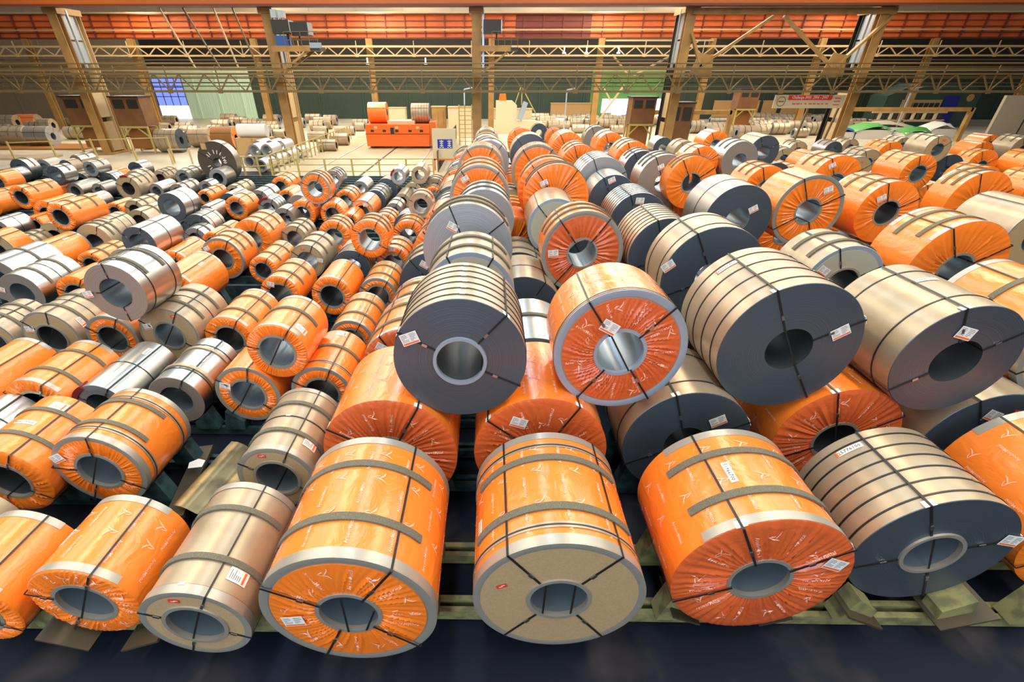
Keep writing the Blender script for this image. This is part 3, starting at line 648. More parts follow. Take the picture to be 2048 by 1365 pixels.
for z, m, nm, yy in ((10.5, 'pale_tan', 'upper', 61.6), (9.1, 'pale_tan', 'lower', 61.8)):
    q = MB(); q.bar((-84, 0, 0), (84, 0, 0), .12); tag(q.build('pipe_rail', m, None, (0, yy, z)), 'pale pipe rail running along the %s edge of the orange girder' % nm, 'rail')
g = girder('runway_beam', 'orange runway beam carried on the tan columns at the top edge', 40.4, 9.05, 10.6, -60, 60, 'beam_orange', 0, (), 'beam_orange')

def column(x, y, h, wd, dp, label, side, near=True):
    t = thing('steel_column', label, 'column', (x, y, 0), 0, 'tan steel columns')
    m = 'tan_paint'
    q = MB(); q.box(-wd / 2, wd / 2, -.03, .03, 0, h); q.box(-.03, .03, .03, .42, 0, h); q.box(-wd / 2, wd / 2, .42, .48, 0, h); q.build('front_leg', m, t)
    if near:
        q = MB(); q.box(-wd / 2, wd / 2, dp - .03, dp + .03, 0, h); q.box(-.03, .03, dp - .45, dp - .03, 0, h); q.box(-wd / 2, wd / 2, dp - .5, dp - .45, 0, h); q.build('rear_leg', 'dark_steel' if side < 0 else 'pale_tan', t)
        for z0, z1 in ((0.2, 2.2), (2.5, 4.1), (5.9, 7.2), (7.3, h - .2)):
            q = MB(); q.box(side * wd * .3 - .02, side * wd * .3 + .02, .5, dp - .5, z0, z1); q.build('web_plate', 'blue_white_plate' if z0 > 5 else 'pale_tan', t)
        q = MB(); q.box(-wd * .9, wd * .9, -.3, dp + .3, 0, .12); q.build('base_plate', m, t)
        q = MB(); q.bar((side * wd * .75, .8, 5.5), (side * wd * .75, .8, h - .1), .14); q.build('drain_pipe', 'blue_white_plate', t)
        q = MB(); q.box(-wd * .8, wd * .8, -.1, dp, h - .35, h); q.build('column_head', m, t)
    return t
NC = (-30.2, -15.4, -1.0, 13.6, 26.6)
for i, x in enumerate(NC):
    column(x, 41, 9.05, .62, 2.3, ['leftmost tan double column beside the brown booths', 'tan column carrying the lamp cabinet, behind the pale tubes', 'middle tan column behind the rows of large coils',
        'tan column at the left end of the roof bracing', 'tan double column at the right end of the roof bracing'][i], 1 if x < 0 else -1)
FC = (-61, -49.6, -38.3, -25.2, -12.9, .1, 11.7, 23.3, 34.8, 46.4, 58)
for i, x in enumerate(FC):
    column(x, 61.8, 8.4, .62, .5, '%s column from the left in the far tan column row' % ORD0[i], 1, False)
# W bracing between the right-hand columns
t = thing('roof_bracing', 'tan W-shaped bracing between the two right-hand columns', 'bracing', (20, 40.9, 5.4))
def br(nm, p, q_, w_=.3): q = MB(); q.bar((p[0] - 20, 0, p[1] - 5.4), (q_[0] - 20, 0, q_[1] - 5.4), .16, w_, up=(0, 1, 0)); q.build(nm, 'tan_paint', t)
br('top_beam', (13.6, 8.85), (27.2, 8.85), .16)
q = MB(); q.box(-6.4, 7.2, -.1, .1, 3.2, 3.55); q.build('top_chord', 'tan_paint', t)
br('brace', (19.1, 8.5), (14.8, 5.7)); br('brace', (19.8, 8.5), (24.1, 5.7)); br('brace', (27, 8.5), (24.4, 5.7)); br('brace', (13.8, 7.6), (14.9, 5.7))
for x in (14.9, 24.2):
    q = MB(); q.prism([(-.8, -.9), (.9, -.9), (.7, .35), (-.3, .5)], -.12, -.06); q.build('gusset', 'tan_paint', t, (x - 20, 0, .6))
# bracing in the far column row
t = thing('far_bracing', 'tan K bracing on the far columns behind the machine', 'bracing', (11.7, 61.6, 0))
def fb(p, q_, w_=.35): q = MB(); q.bar((p[0] - 11.7, 0, p[1]), (q_[0] - 11.7, 0, q_[1]), .14, w_, up=(0, 1, 0)); q.build('brace', 'pale_tan', t)
fb((12, 8.2), (23.2, 8.2), .3); fb((12.9, 7), (14.9, 5.2)); fb((15.5, 5.2), (21.6, 8.1)); fb((12, .6), (14.6, 4.3)); fb((13.3, 2.9), (12.3, 4.2), .15)

def platform(x, label, big):
    t = thing('lamp_platform', label, 'platform', (x, 40.6, 6.7)); W = 3.3 if big else 2.6
    q = MB(); q.box(0, W, -.5, .9, -.1, .08); q.build('deck', 'dark_steel', t); q = MB(); q.box(0, W * .8, -.55, -.5, -.15, .18); q.build('edge_beam', 'tan_paint', t)
    for y0 in (-.4, .8):
        q = MB(); q.bar((W * .75, y0, -.1), (.15, y0, -1.35), .12); q.build('strut', 'tan_paint', t)
    for k in range(5):
        q = MB(); q.bar((W * (.3 + .17 * k), -.5, .08), (W * (.3 + .17 * k), -.5, .95), .035); q.build('post', 'olive_steel', t)
    for z in (.5, .95):
        q = MB(); q.bar((W * .3, -.5, z), (W, -.5, z), .035); q.build('hand_rail', 'olive_steel', t)
    if big:
        q = MB(); q.box(W * .8, W * 1.05, -.52, -.48, .05, .35); q.build('kick_plate', 'blue_white_plate', t)
    c = thing('floodlight_cabinet', ('long' if big else 'short') + ' black floodlight cabinet on its tan column platform', 'cabinet', (x + .2, 40.6, 7.55))
    for k in range(2 if big else 1):
        q = MB(); q.box(k * 1.25, k * 1.25 + 1.2, -.35, .6, k * -.12, .75 - k * .12); q.build('housing', 'dark_steel', c)
        q = MB(); q.box(k * 1.25 + 1.2, k * 1.25 + 1.25, -.35, .6, .05 - k * .12, .72 - k * .12); q.build('lens', 'blue_white_plate', c)
    
    for sx in ((.9, 1.7) if big else (.9,)): q = MB(); q.bar((sx, 0, -.77), (sx, 0, 0), .1); q.build('stand', 'dark_steel', c)
    if big:
        q = MB(); q.box(.1, .9, -.3, .5, -.8, -.1); q.build('ballast_box', 'blue_box', c)
        q = MB(); q.box(.1, .45, -.36, .3, .85, 1.3); q.box(.6, .9, -.36, .3, .85, 1.25); q.build('upper_lamp', 'blue_white_plate', c)
platform(-15.1, 'bracketed platform on the second tan column with struts and railing', True)
platform(-.7, 'bracketed platform on the middle tan column', False)
for i, (x, z) in enumerate(((-12.9, 6.2), (-6.8, 6.2), (-.8, 6.2), (7.6, 7.1), (9.9, 7.1), (13.2, 7.1))):
    q = MB(); q.box(-.16, .16, -.1, .1, -.06, .06); q.box(-.05, .05, -.05, .05, .1, .5); tag(q.build('ceiling_lamp', 'lamp_glow', None, (x, 60.2, z)), 'small glowing lamp, %s from left in the dark gap under the far truss' % ORD0[i], 'lamp', 'lamps under the far truss')
for i, (y, z, r) in enumerate(((61.2, 6.55, .1), (61.3, 5.95, .12), (60.9, 5.05, .1), (39.9, 5.02, .06), (39.9, 4.55, .06))):
    q = MB(); q.bar((-74 if y > 50 else -48, 0, 0), (78 if y > 50 else 50, 0, 0), r); tag(q.build('service_pipe', 'olive_steel', None, (0, y, z)), '%s service pipe down, running along the %s lattice truss' % (ORD0[i if i < 3 else i - 3], 'far' if y > 50 else 'near'), 'pipe')
# hanging steel rods at left
for i, (xa, xb) in enumerate(((-22.6, -21.4), (-21.0, -19.6), (-14.7 - .3, -14.6), (-17.6, -16.9), (-18.9, -18.3))):
    if i == 2: continue
    q = MB(); q.bar((xa, 0, 9.05), (xb + .2, 0, 5.5), .09); tag(q.build('hanging_rod', 'pale_tan' if i % 2 == 0 else 'olive_steel', None, (0, 40.95, 0)), '%s thin hanging rod left of the lamp cabinet' % ORD0[i], 'rod')

# ---------------------------------------------------------------- brown shelter booths
def booth(x, y, wd, label, rz=0, z=1.9, h=1.9, leg=True):
    t = thing('shelter_booth', label, 'booth', (x, y, 0), rz)
    q = MB(); q.box(-wd / 2, wd / 2, -.8, .8, z, z + h); q.build('body', 'brown_box', t)
    q = MB(); q.box(-wd / 2 - .08, wd / 2 + .08, -.9, .9, z + h, z + h + .1); q.build('roof', 'dark_steel', t)
    for k in (-1, 1):
        q = MB(); q.box(k * wd * .24 - wd * .18, k * wd * .24 + wd * .18, -.83, -.8, z + h * .62, z + h * .92); q.build('window', 'dark_steel', t)
    if leg:
        for sx in (-1, 1):
            for sy in (-.75, .75):
                q = MB(); q.bar((sx * wd * .47, sy, 0), (sx * wd * .47, sy, z), .12); q.build('leg', 'rail_yellow', t)
            q = MB(); q.bar((sx * wd * .47, -.78, z - .75), (sx * wd * .1, -.78, z - .05), .09); q.build('brace', 'rail_yellow', t)
        q = MB(); q.bar((-wd / 2, -.8, z - .05), (wd / 2, -.8, z - .05), .14); q.build('sill_beam', 'rail_yellow', t)
        q = MB(); q.box(-wd * .42, wd * .42, -.3, .6, .3, z - .1); q.build('lower_bin', 'rust', t)
booth(-31.9, 43.2, 2.7, 'brown booth on tan legs left of the leftmost double column')
booth(-27.75, 42.4, 2.2, 'brown booth on tan legs right of the leftmost double column')
booth(12.3, 45, 1.9, 'brown booth on tan legs left of the bracing column', z=1.9, h=1.8)
booth(15.9, 46.5, 2.0, 'plain brown booth behind the bracing column', z=.02, h=3.25, leg=False)
booth(26.5, 58, 2.0, 'small tan booth with two windows above brown panels', z=2.3, h=1.7)
# portal frames
def portal(x0, x1, y, h, label):
    t = thing('portal_frame', label, 'frame', ((x0 + x1) / 2, y, 0)); W = (x1 - x0) / 2
    for s in (-1, 1): q = MB(); q.box(s * W - .18, s * W + .18, -.18, .18, 0, h); q.build('post', 'tan_paint', t)
    q = MB(); q.box(-W, W, -.18, .18, h - .3, h); q.build('cross_beam', 'tan_paint', t)
portal(13.6, 20.8, 47.5, 2.7, 'low tan portal frame beside the bracing column'); portal(33.0, 44.2, 51, 2.75, 'low tan portal frame near the right wall')

# ---------------------------------------------------------------- banner, sign, transfer car, fences
t = thing('banner_board', 'white banner board with red strip on poles', 'sign', (23.2, 40.6, 3.2))
q = MB(); q.box(-2.55, 2.5, -.04, .04, 0, .82); q.build('board', 'cream', t)
q = MB(); q.box(-1.6, 1.55, -.06, -.04, .52, .80); q.build('red_strip', 'sticker_red', t)
vs, fs, wd = glyphs('Challenge 3000  2006 - 2007'); s = 2.6 / wd; q = MB(); q.add([(-1.35 + x * s, -.066, .585 + y * s * 1.25) for x, y in vs], fs); q.build('strip_lettering', 'paper', t)
q = MB(); q.lathe([(.27, -.05), (.31, -.05), (.31, -.06), (.27, -.06)], 24); q.build('round_emblem', 'rust', t, (-2.05, 0, .42))
q = MB(); q.box(-.2, .2, -.06, -.05, -.03, .04); q.build('emblem_bar', 'rust', t, (-2.05, 0, .42))
q = MB(); rr = random.Random(2)
for k in range(9): q.box(-1.2 + k * .3, -1.2 + k * .3 + rr.uniform(.12, .25), -.05, -.04, .24, .30)
for k in range(3): q.box(1.75, 2.2, -.05, -.04, .2 + k * .2, .25 + k * .2)
q.build('small_print', 'sticker_red', t)
for x in (-.2, 2.0): q = MB(); q.bar((x, .1, -3.2), (x + .35, .1, 0), .12); q.build('pole', 'olive_steel', t)
t = thing('notice_stand', 'cream notice board with blue panel beside the track fence', 'sign', (-2.9, 33.6, 0))
q = MB(); q.box(-.75, .75, -.04, .04, .75, 2.45); q.build('board', 'cream', t)
q = MB(); q.box(-.42, .52, -.05, -.04, 1.35, 1.85); q.build('blue_panel', 'sign_blue', t)
q = MB()
for bx in (-.3, .2):   # two white block characters
    for (a, b, c, d) in ((0, .26, .36, .40), (.03, .23, .25, .29), (.11, .15, .05, .44), (0, .08, .02, .06), (.17, .26, .02, .06), (.02, .24, .13, .17)): q.box(bx + a, bx + b, -.06, -.05, 1.37 + c, 1.37 + d)
q.build('characters', 'paper', t)
q = MB(); q.box(-.7, .7, -.04, .04, .66, .75); q.build('lower_rail', 'crane_orange', t)
for x in (-.65, .65): q = MB(); q.bar((x, 0, 0), (x, 0, .75), .08); q.build('leg', 'crane_orange', t)
for y0, x in ((36, -10.9), (36, -8.2), (36, -5.2)):
    pass
for i, x in enumerate((-11.3, -8.0, -4.9)):
    q = MB(); q.box(x - .05, x + .05, 28.7, 75, .06, .10); tag(q.build('track_rail', 'bright_steel' if i != 1 else 'dark_steel'), '%s rail in the pale transfer track floor' % ['left', 'middle dark', 'right'][i], 'rail')
t = thing('transfer_car', 'orange coil transfer car on the track', 'transfer car', (-7.65, 44.6, .1))
q = MB(); q.prism([(-2.7, .12), (2.55, .12), (2.6, 1.0), (2.6, 1.72), (-2.7, 1.72), (-2.72, .9)], 0, 2.4); q.build('body', 'car_orange', t)
q = MB(); q.box(-2.74, 2.62, -.03, 0, 1.02, 1.06); q.build('waist_rail', 'crane_dark', t)
for k, x in enumerate((-2.15, -1.15, -.1, 1.0, 1.95)):
    q = MB(); q.prism([(x - .14, 1.18), (x + .1, 1.18), (x + .14, 1.24), (x + .14, 1.32), (x - .1, 1.36), (x - .14, 1.30)], -.03, 0); q.build('slot', 'dark_steel', t)
for x in (-1.85, -.1, 1.65): q = MB(); q.box(x - .13, x + .13, -.03, 0, 1.42, 1.60); q.build('plate', 'cream', t)
q = MB(); q.box(-.62, -.35, -.1, 0, 1.05, 1.5); q.build('hook_clamp', 'dark_steel', t)
q = MB(); q.box(-.9, 1.35, .4, 2.0, 1.72, 1.95); q.build('cradle', 'cream', t)
for x in (-2.3, 2.2):
    for y in (.3, 2.0): q = MB(); q.lathe([(.02, -.06), (.22, -.06), (.22, .06), (.02, .06)], 16); q.build('wheel', 'dark_steel', t, (x, y, .16), rz=R_(0))
q = MB(); q.box(2.6, 3.1, .2, 1.6, .2, 1.9); q.build('drive_box', 'crane_orange', t)
def fence(pts, label, hgt, step, m, mesh=False, rails=(.5, 1.0)):
    t = thing('railing', label, 'railing', (pts[0][0], pts[0][1], 0)); x0, y0 = pts[0]; P0 = None
    for (a, b) in zip(pts, pts[1:]):
        d = math.hypot(b[0] - a[0], b[1] - a[1]); n = max(1, round(d / step))
        for k in range(n + 1):
            x, y = a[0] + (b[0] - a[0]) * k / n - x0, a[1] + (b[1] - a[1]) * k / n - y0
            if P0 is None: q = MB(); q.box(-.045, .045, -.045, .045, 0, hgt); P0 = q.build('post', m, t, (x, y, 0))
            else: link_copy(P0, t, (x, y, 0))
        for z in rails: q = MB(); q.bar((a[0] - x0, a[1] - y0, z * hgt), (b[0] - x0, b[1] - y0, z * hgt), .05); q.build('rail', m if not mesh else 'olive_steel', t)
        if mesh:
            q = MB(); L_ = int(d / .12)
            for k in range(L_): x, y = a[0] + (b[0] - a[0]) * k / L_ - x0, a[1] + (b[1] - a[1]) * k / L_ - y0; q.box(x - .012, x + .012, y - .012, y + .012, .05, hgt)
            o = q.build('mesh_wires', 'dark_steel', t, kind='stuff')
fence([(-13.6, 32.2), (-13.6, 52)], 'tan post railing along the left side of the track', 1.15, .95, 'rail_yellow')
fence([(-16.5, 30.6), (-13.6, 32.2)], 'short tan railing turning left at the track end', 1.1, .9, 'rail_yellow')
fence([(-13.2, 31.0), (-3.4, 31.2)], 'wire railing across the near end of the track', 1.05, 1.6, 'rail_yellow', rails=(.35, .7, 1.0))
fence([(-3.3, 33), (-3.3, 52)], 'grey mesh fence along the right side of the track', 1.25, 2.4, 'olive_steel', True)
fence([(-22.3, 36.2), (-19.6, 36.4)], 'low pale handrail frame beside the far aisle', .95, 1.3, 'pale_tan', rails=(1.0,))
fence([(-31, 33.6), (-22.5, 36.8)], 'slim tan posts left of the large dark coil', 1.7, 2.3, 'rail_yellow', rails=(.95,))
# posts near the dark coil, crates, machine etc
t = thing('crate', 'plywood crate under pale rolls left of the second column', 'crate', (-18.3, 41.2, 0))
q = MB(); q.box(-1.3, 1.3, -.7, .7, 0, 1.2); q.build('box', 'wood', t)
for x in (-1.3, 0, 1.22): q = MB(); q.box(x, x + .08, -.73, -.7, 0, 1.2); q.build('batten', 'tan_paint', t)
q = MB(); q.lathe([(.05, -1.1), (.45, -1.1), (.45, 1.1), (.05, 1.1)], 24, 0, 360); o = q.build('paper_roll', 'white_sheet', None, (-18.3, 41.2, 1.67), rz=R_(90), smooth=True); tag(o, 'pale paper roll lying on the plywood crate', 'roll')
for i, (x, y, w_, d, h, m, lb) in enumerate(((-10.6, 62, 1.9, 1.2, 2.1, 'cream', 'pale cabinet behind the transfer car'), (-2.3 - 3.0, 56, 1.4, 1, 2.5, 'tan_paint', 'tan machine tower with dark top behind the car'),
        (-3.1, 55, 2.3, 1.6, 2.5, 'cream', 'large cream machine cabinet right of the car'), (2.6, 63.5, 4.5, 2, 1.9, 'cream', 'long cream machine bed behind the middle column'), 
        (11.0, 75.2, 5.4, .8, 2.0, 'wood', 'wide brown screen panel before the far green wall'))):
    t = thing('cabinet', lb, 'cabinet', (x, y, 0))
    q = MB(); q.box(-w_ / 2, w_ / 2, 0, d, 0, h); q.build('body', m, t)
    q = MB(); q.box(-w_ / 2 - .05, w_ / 2 + .05, -.05, d + .05, h, h + .08); q.build('lid', 'pale_tan', t)
    for k in (-1, 1): q = MB(); q.box(k * w_ * .22 - w_ * .16, k * w_ * .22 + w_ * .16, -.03, 0, h * .15, h * .85); q.build('door_panel', m, t)
t = thing('walking_machine', 'cream coil handling machine with blue hose and orange cap behind the middle column', 'machine', (2.6, 57.6, 0))
q = MB(); q.prism([(-2.2, 0), (3.2, 0), (3.2, .9), (2.2, 1.2), (-2.2, 1.2)], 0, 1.5); q.build('bed', 'cream', t)
q = MB(); q.prism([(-2, 1.2), (.2, 1.2), (.2, 2.6), (-.3, 3.0), (-2, 3.0)], .2, 1.2); q.build('head', 'cream', t)
q = MB(); q.prism([(-1.7, 3.0), (-.9, 3.0), (-1.0, 3.6), (-1.6, 3.6)], .3, .9); q.build('cap', 'car_orange', t)
for a, b in (((-.1, 2.4), (.6, 4.3)), ((.6, 4.3), (2.2, 1.9)), ((.7, 4.3), (.7, 2.6))): q = MB(); q.bar((a[0], .6, a[1]), (b[0], .6, b[1]), .09); q.build('sling_bar', 'rail_yellow', t)
q = MB(); q.bar((.5, 0, 1.3), (1.1, 0, 2.9), .5); q.build('hose_bundle', 'blue_white_plate', t)
t = thing('ladder_rack', 'yellow upright ladder rack right of the transfer car', 'rack', (-1.9, 47.5, 0))
for x in (-.8, -.3, .3, .9): q = MB(); q.bar((x, 0, 0), (x, 0, 3.1), .09); q.build('upright', 'rail_yellow', t)
for k in range(9): q = MB(); q.bar((-.8, 0, .3 + k * .33), (.9, 0, .3 + k * .33), .05); q.build('rung', 'rail_yellow', t)
t = thing('rolling_machine', 'dark green machine with round dial and blue door at far right', 'machine', (53.2, 66, 0))
q = MB(); q.prism([(-6.5, 0), (4.2, 0), (4.2, 3.6), (2.4, 4.4), (-3.6, 4.4), (-6.5, 3.2)], 0, 3); q.build('housing', 'machine_green', t)
q = MB(); q.box(-4.6, 0, -.1, 0, 1.6, 2.8); q.build('roller_panel', 'pale_tan', t)
for k in range(7): q = MB(); q.box(-4.4 + k * .62, -4.1 + k * .62, -.35, -.1, 1.0, 2.5); q.build('roller', 'dark_steel', t)
q = MB(); q.box(.2, 1.9, -.15, 0, .6, 3.2); q.build('door', 'sign_blue', t)
q = MB(); q.lathe([(.01, -.1), (.38, -.1), (.38, 0), (.01, 0)], 20); q.build('dial', 'wood', t, (3.1, -.02, 3.0))
t = thing('conveyor_frame', 'pale roller conveyor frame below the dark machine at far right', 'conveyor', (46, 60, 0))
for z in (1.1, 1.9): q = MB(); q.box(-4.5, 3.5, -.1, .1, z - .1, z + .1); q.build('side_beam', 'pale_tan', t)
for k in range(13): q = MB(); q.box(-4.3 + k * .6, -4.1 + k * .6, -.14, .14, 1.2, 1.8); q.build('roller', 'cream' if k % 2 else 'dark_steel', t)
for x in (-4.4, -1, 3.4): q = MB(); q.box(x - .1, x + .1, -.1, .1, 0, 1.1); q.build('leg', 'tan_paint', t)
def tarp(x, y, w_, d, h, m, lb, nm='tarpaulin_stack'):
    t = thing(nm, lb, 'stack', (x, y, 0)); q = MB()
    q.box(-w_ / 2, w_ / 2, -d / 2, d / 2, 0, h * .6); q.build('load', 'white_sheet', t)
    q = MB(); vs = []; fs = []; n = 8
    rr = random.Random(x)
    for i in range(n + 1):
        for j in range(5): vs.append((-w_ / 2 - .1 + (w_ + .2) * i / n, -d / 2 - .1 + (d + .2) * j / 4, h * (.62 + .38 * math.sin(math.pi * i / n)) + rr.uniform(-.05, .08) - (.25 if j in (0, 4) else 0)))
    fs = [(i * 5 + j, i * 5 + j + 1, (i + 1) * 5 + j + 1, (i + 1) * 5 + j) for i in range(n) for j in range(4)]
    q.add(vs, fs); q.build('cover', m, t, smooth=True)
tarp(37.5, 54, 3.6, 2.2, 1.3, 'green_tarp', 'load under a green tarpaulin near the right portal frame'); tarp(41.0, 52.6, 2.6, 2, 1.1, 'green_tarp', 'load under green tarpaulin just right of the first green one')
tarp(45.2, 55.2, 2.6, 2, 1.3, 'white_sheet', 'load under a printed white sheet inside the right portal frame'); tarp(41.2, 57.5, 6, 1.8, 1.2, 'wall_pale', 'long flat pale stack behind the green tarpaulins')
tarp(34.6, 53.5, 2.4, 1.2, 1.0, 'blue_box', 'blue covered bin at the foot of the left portal post')
for i, (x0, w_) in enumerate(((27.6, 2.9), (31.3, 2.0), (33.6, 2.0), (36, 2.2))):
    t = thing('panel_screen', '%s tan screen panel from the left, beyond the crosswise coils' % ORD0[i], 'panel', (x0 * 1.1, 75.2, 0), 0, 'tan screen panels')
    q = MB(); q.box(0, w_, 0, .15, .2, 2.3); q.build('sheet', 'wood', t); q = MB(); q.box(-.05, w_ + .05, -.04, .2, 2.3, 2.38); q.build('top_rail', 'pale_tan', t)
    for x in (.05, w_ - .05): q = MB(); q.box(x - .05, x + .05, 0, .15, 0, .2); q.build('foot', 'dark_steel', t)
for i, (x, y, h) in enumerate(((8.2, 60, 3.9), (42.5, 57, 4.1), (-2.7, 58, 4.0))):
    t = thing('lamp_post', ['slim grey post with hooked top before the brown screen', 'grey curved pipe post left of the dark machine', 'thin pale post left of the middle column'][i], 'post', (x, y, 0))
    q = MB(); q.bar((0, 0, 0), (0, 0, h), .13); q.build('shaft', 'blue_white_plate', t); q = MB(); q.bar((0, 0, h), (.9, 0, h + .15), .12); q.build('hook_arm', 'blue_white_plate', t)
# pale slab and sleeper beams at far left
for i, (x0, x1, y0, y1, z, m) in enumerate(((-60, -34, 43.6, 47, .12, 'rust'), (-60, -33, 38, 40, .14, 'slab'))):
    q = MB(); q.box(x0, x1, y0, y1, .01, z); tag(q.build('sleeper_slab', m), ['brown sleeper slab under the far left crosswise coils', 'pale raised slab edge at the far left aisle'][i], 'slab')

# ---------------------------------------------------------------- pale steel tubes beside the dark coil
TB = []
for i in range(5):
    for j in range(4):
        TB.append((-17.9 + i * .8 + j * .12, 32.6 + j * 1.95 + i * .1, .39))
for i, (x, y) in enumerate(((-15.5, 34.8), (-14.7, 34.9), (-16.1, 36.9), (-15.2, 36.9), (-14.5, 36.8))): TB.append((x - .2, y, 1.05))
TB = [b_ for b_ in TB if -.47 * b_[1] < b_[0] < -13.9 and not (b_[0] < -14.2 and b_[1] > 38.9)]
for i, (x, y, z) in enumerate(TB):
    t = thing('steel_tube', 'pale galvanised steel tube, %s in the stack beside the track railing' % ORD0[i], 'tube', (x, y, z - .38), 0, 'pale steel tubes')
    q = MB(); q.lathe([(.27, 0), (.38, 0), (.38, 1.75), (.27, 1.75)], 32, mis=[0, 1, 0, 1]); q.build('winding', ['brown_face', 'pale_steel'], t, (0, 0, .38), smooth=True)
# ---------------------------------------------------------------- coil racks
rk = [l.split('|') for l in COILS.strip().split('\n')]
rk = [(r[0], float(r[1]), float(r[2]), float(r[4]), float(r[5]), r[7]) for r in rk if r[6] == '1' and float(r[2]) < 12.2]
for rows, (ya, yb) in enumerate(((1.5, 3.6), (3.6, 5.5), (5.5, 7.4), (7.4, 9.6), (9.6, 12.3))):
    for b in 'LB':
        g = [r for r in rk if r[5] == b and ya <= r[2] < yb]
        if not g: continue
        my = sum(r[2] for r in g) / len(g); x0 = min(r[1] for r in g) - 1.2; x1 = max(r[1] for r in g) + 1.2
        if b == 'L': x1 = min(x1, -2.08)
        else: x0 = -2.05
        t = thing('coil_rack', '%s rack cradling the %s row of %s' % ('yellow-green' if rows == 0 else 'dark teal', ORD0[rows], 'small coils at left' if b == 'L' else 'large coils'), 'rack', (0, my, 0), 0, 'coil racks')
        m = 'saddle_yellow' if rows == 0 else 'saddle_teal'
        for yo in (.2, .95):
            for dy in (0, .14):
                q = MB(); q.box(x0, x1, yo + dy - .035, yo + dy + .035, .02, .17); q.build('cross_beam', m, t)
        for (n, X, Y, R, L, _) in g:
            ph = R_(38); c, s = math.cos(ph), math.sin(ph)
            for sd in (-1, 1):
                px, pz = R * s, .345 + R * (1 - c); hl = .17
                A = (px - hl * c, pz - hl * s); Bq = (px + hl * c, pz + hl * s)
                poly = [(sd * A[0], A[1]), (sd * Bq[0], Bq[1]), (sd * (Bq[0] + .1), .19), (sd * (A[0] + .02), .19)]
                if sd > 0: poly = poly[::-1]
                for yo in (.2, .95):
                    q = MB(); q.prism([(x, z) for x, z in poly], -.11, .11); q.build('saddle_block', m, t, (X, yo, 0))
mx = max(r[1] for r in [(l.split('|')[0], float(l.split('|')[1])) for l in COILS.strip().split('\n')])
RK = 0
for lab, x0, x1, y1 in (('aisle', 2.8, 6.8, 47.6), ('left', -27.5, -2.08, 30.3), ('right', -2.05, mx + 1, 39.8)):
    t = thing('coil_rack', 'dark sleeper beams under the %s' % {'left': 'farther rows of small coils', 'right': 'farther rows of large coils', 'aisle': 'last two large coils at the far end'}[lab], 'rack', ((x0 + x1) / 2, 12.5, 0), 0, 'coil racks'); P0 = None; y = 27.72 if lab == 'aisle' else 0
    while 12.5 + y < y1:
        if P0 is None: q = MB(); q.box(-(x1 - x0) / 2, (x1 - x0) / 2, -.06, .06, .01, .347); P0 = q.build('sleeper_beam', 'saddle_teal', t, (0, y, 0))
        else: link_copy(P0, t, (0, y, 0))
        y += .66
# empty cradle place with dirty sheet metal, paper scraps
q = MB(); vs = [(-.32 + .64 * i / 6, -.65 + 1.3 * j / 3, .03 * math.sin(i * 1.3) + .02 * j) for i in range(7) for j in range(4)]
q.add(vs, [(i * 4 + j, i * 4 + j + 1, (i + 1) * 4 + j + 1, (i + 1) * 4 + j) for i in range(6) for j in range(3)])
o = q.build('metal_sheet', 'sheet_metal_dirty', None, (-3.85, 4.95, .30), smooth=True); o.rotation_euler = (0, R_(14), R_(-10)); tag(o, 'dirty bent metal sheet lying in the empty cradle', 'sheet')
for x, y, rz in ((-4.4, 5.0, 12), (-3.3, 4.9, -6)):
    q = MB(); q.box(-.12, .12, -.75, .75, 0, .06); o = q.build('timber_board', 'board_ply', None, (x, y, .20), rz=R_(rz)); tag(o, '%s timber board across the empty cradle place' % ('left' if x < -4 else 'right'), 'board')
for i, (x, y, a) in enumerate(((-4.35, 5.15, 20), (-3.5, 4.35, 60))):
    q = MB(); q.prism([(-.1, -.06), (.09, -.09), (.12, .05), (.02, .12), (-.1, .07)], 0, .004); o = q.build('paper_scrap', 'paper', None, (x, y, .40)); o.rotation_euler = (R_(-90), 0, R_(a)); tag(o, ['crumpled white paper scrap in the empty cradle', 'small paper scrap on the dirty sheet'][i], 'paper')
for i, (x, rz, w_) in enumerate(((-4.35, 24, .5), (-3.55, -24, .5), (4.05, 26, .5), (5.15, -26, .55), (2.15, 24, .34), (3.1, -24, .34))):
    q = MB(); q.box(-w_ / 2, w_ / 2, -.28, .22, -.012, .012); o = q.build('cradle_board', 'board_ply', None, (x, 2.75 + (.35 if i > 1 else 0), .36)); o.rotation_euler = (0, R_(rz), 0)
    tag(o, '%s sloping cradle board under the %s' % ('left' if rz > 0 else 'right', ['front orange small coil', 'front orange small coil', 'six-strap papered coil', 'six-strap papered coil', 'loosely pleated orange coil', 'loosely pleated orange coil'][i]), 'board')

# ---------------------------------------------------------------- steel coils
SURF = {'O': 'orange_film', 'K': 'kraft', 'M': 'bright_steel', 'D': 'grey_steel', 'R': 'rust'}
SHADED_RED = {'A2', 'B2', 'D2', 'T2', 'BT2', 'C1', 'A3'}
PRINTED = {'A1', 'B1', 'C1', 'A2', 'B2', 'D2', 'T2', 'E1', 'L1'}
ANG = {'A1': (55, 150, 245, 320), 'B1': (52, 128, 232, 308), 'C1': (35, 118, 205), 'D1': (18, 118, 200, 292), 'T1': (48, 152, 335), 'T2': (48, 125, 235, 305),
       'T3': (28, 118, 305), 'T4': (35, 110, 215), 'L1': (60, 160, 235), 'L2': (62, 158, 248, 335), 'L3': (80, 172, 240, 330), 'L11': (55, 165), 'L22': (92, 178, 275),
       'L17': (75, 140, 230), 'L4': (62, 150, 250, 330), 'L10': (75, 145, 225, 320), 'BT2': (55, 128, 232), 'A2': (62, 150), 'B2': (60, 142), 'AT2': (60, 118), 'AT3': (38, 112)}
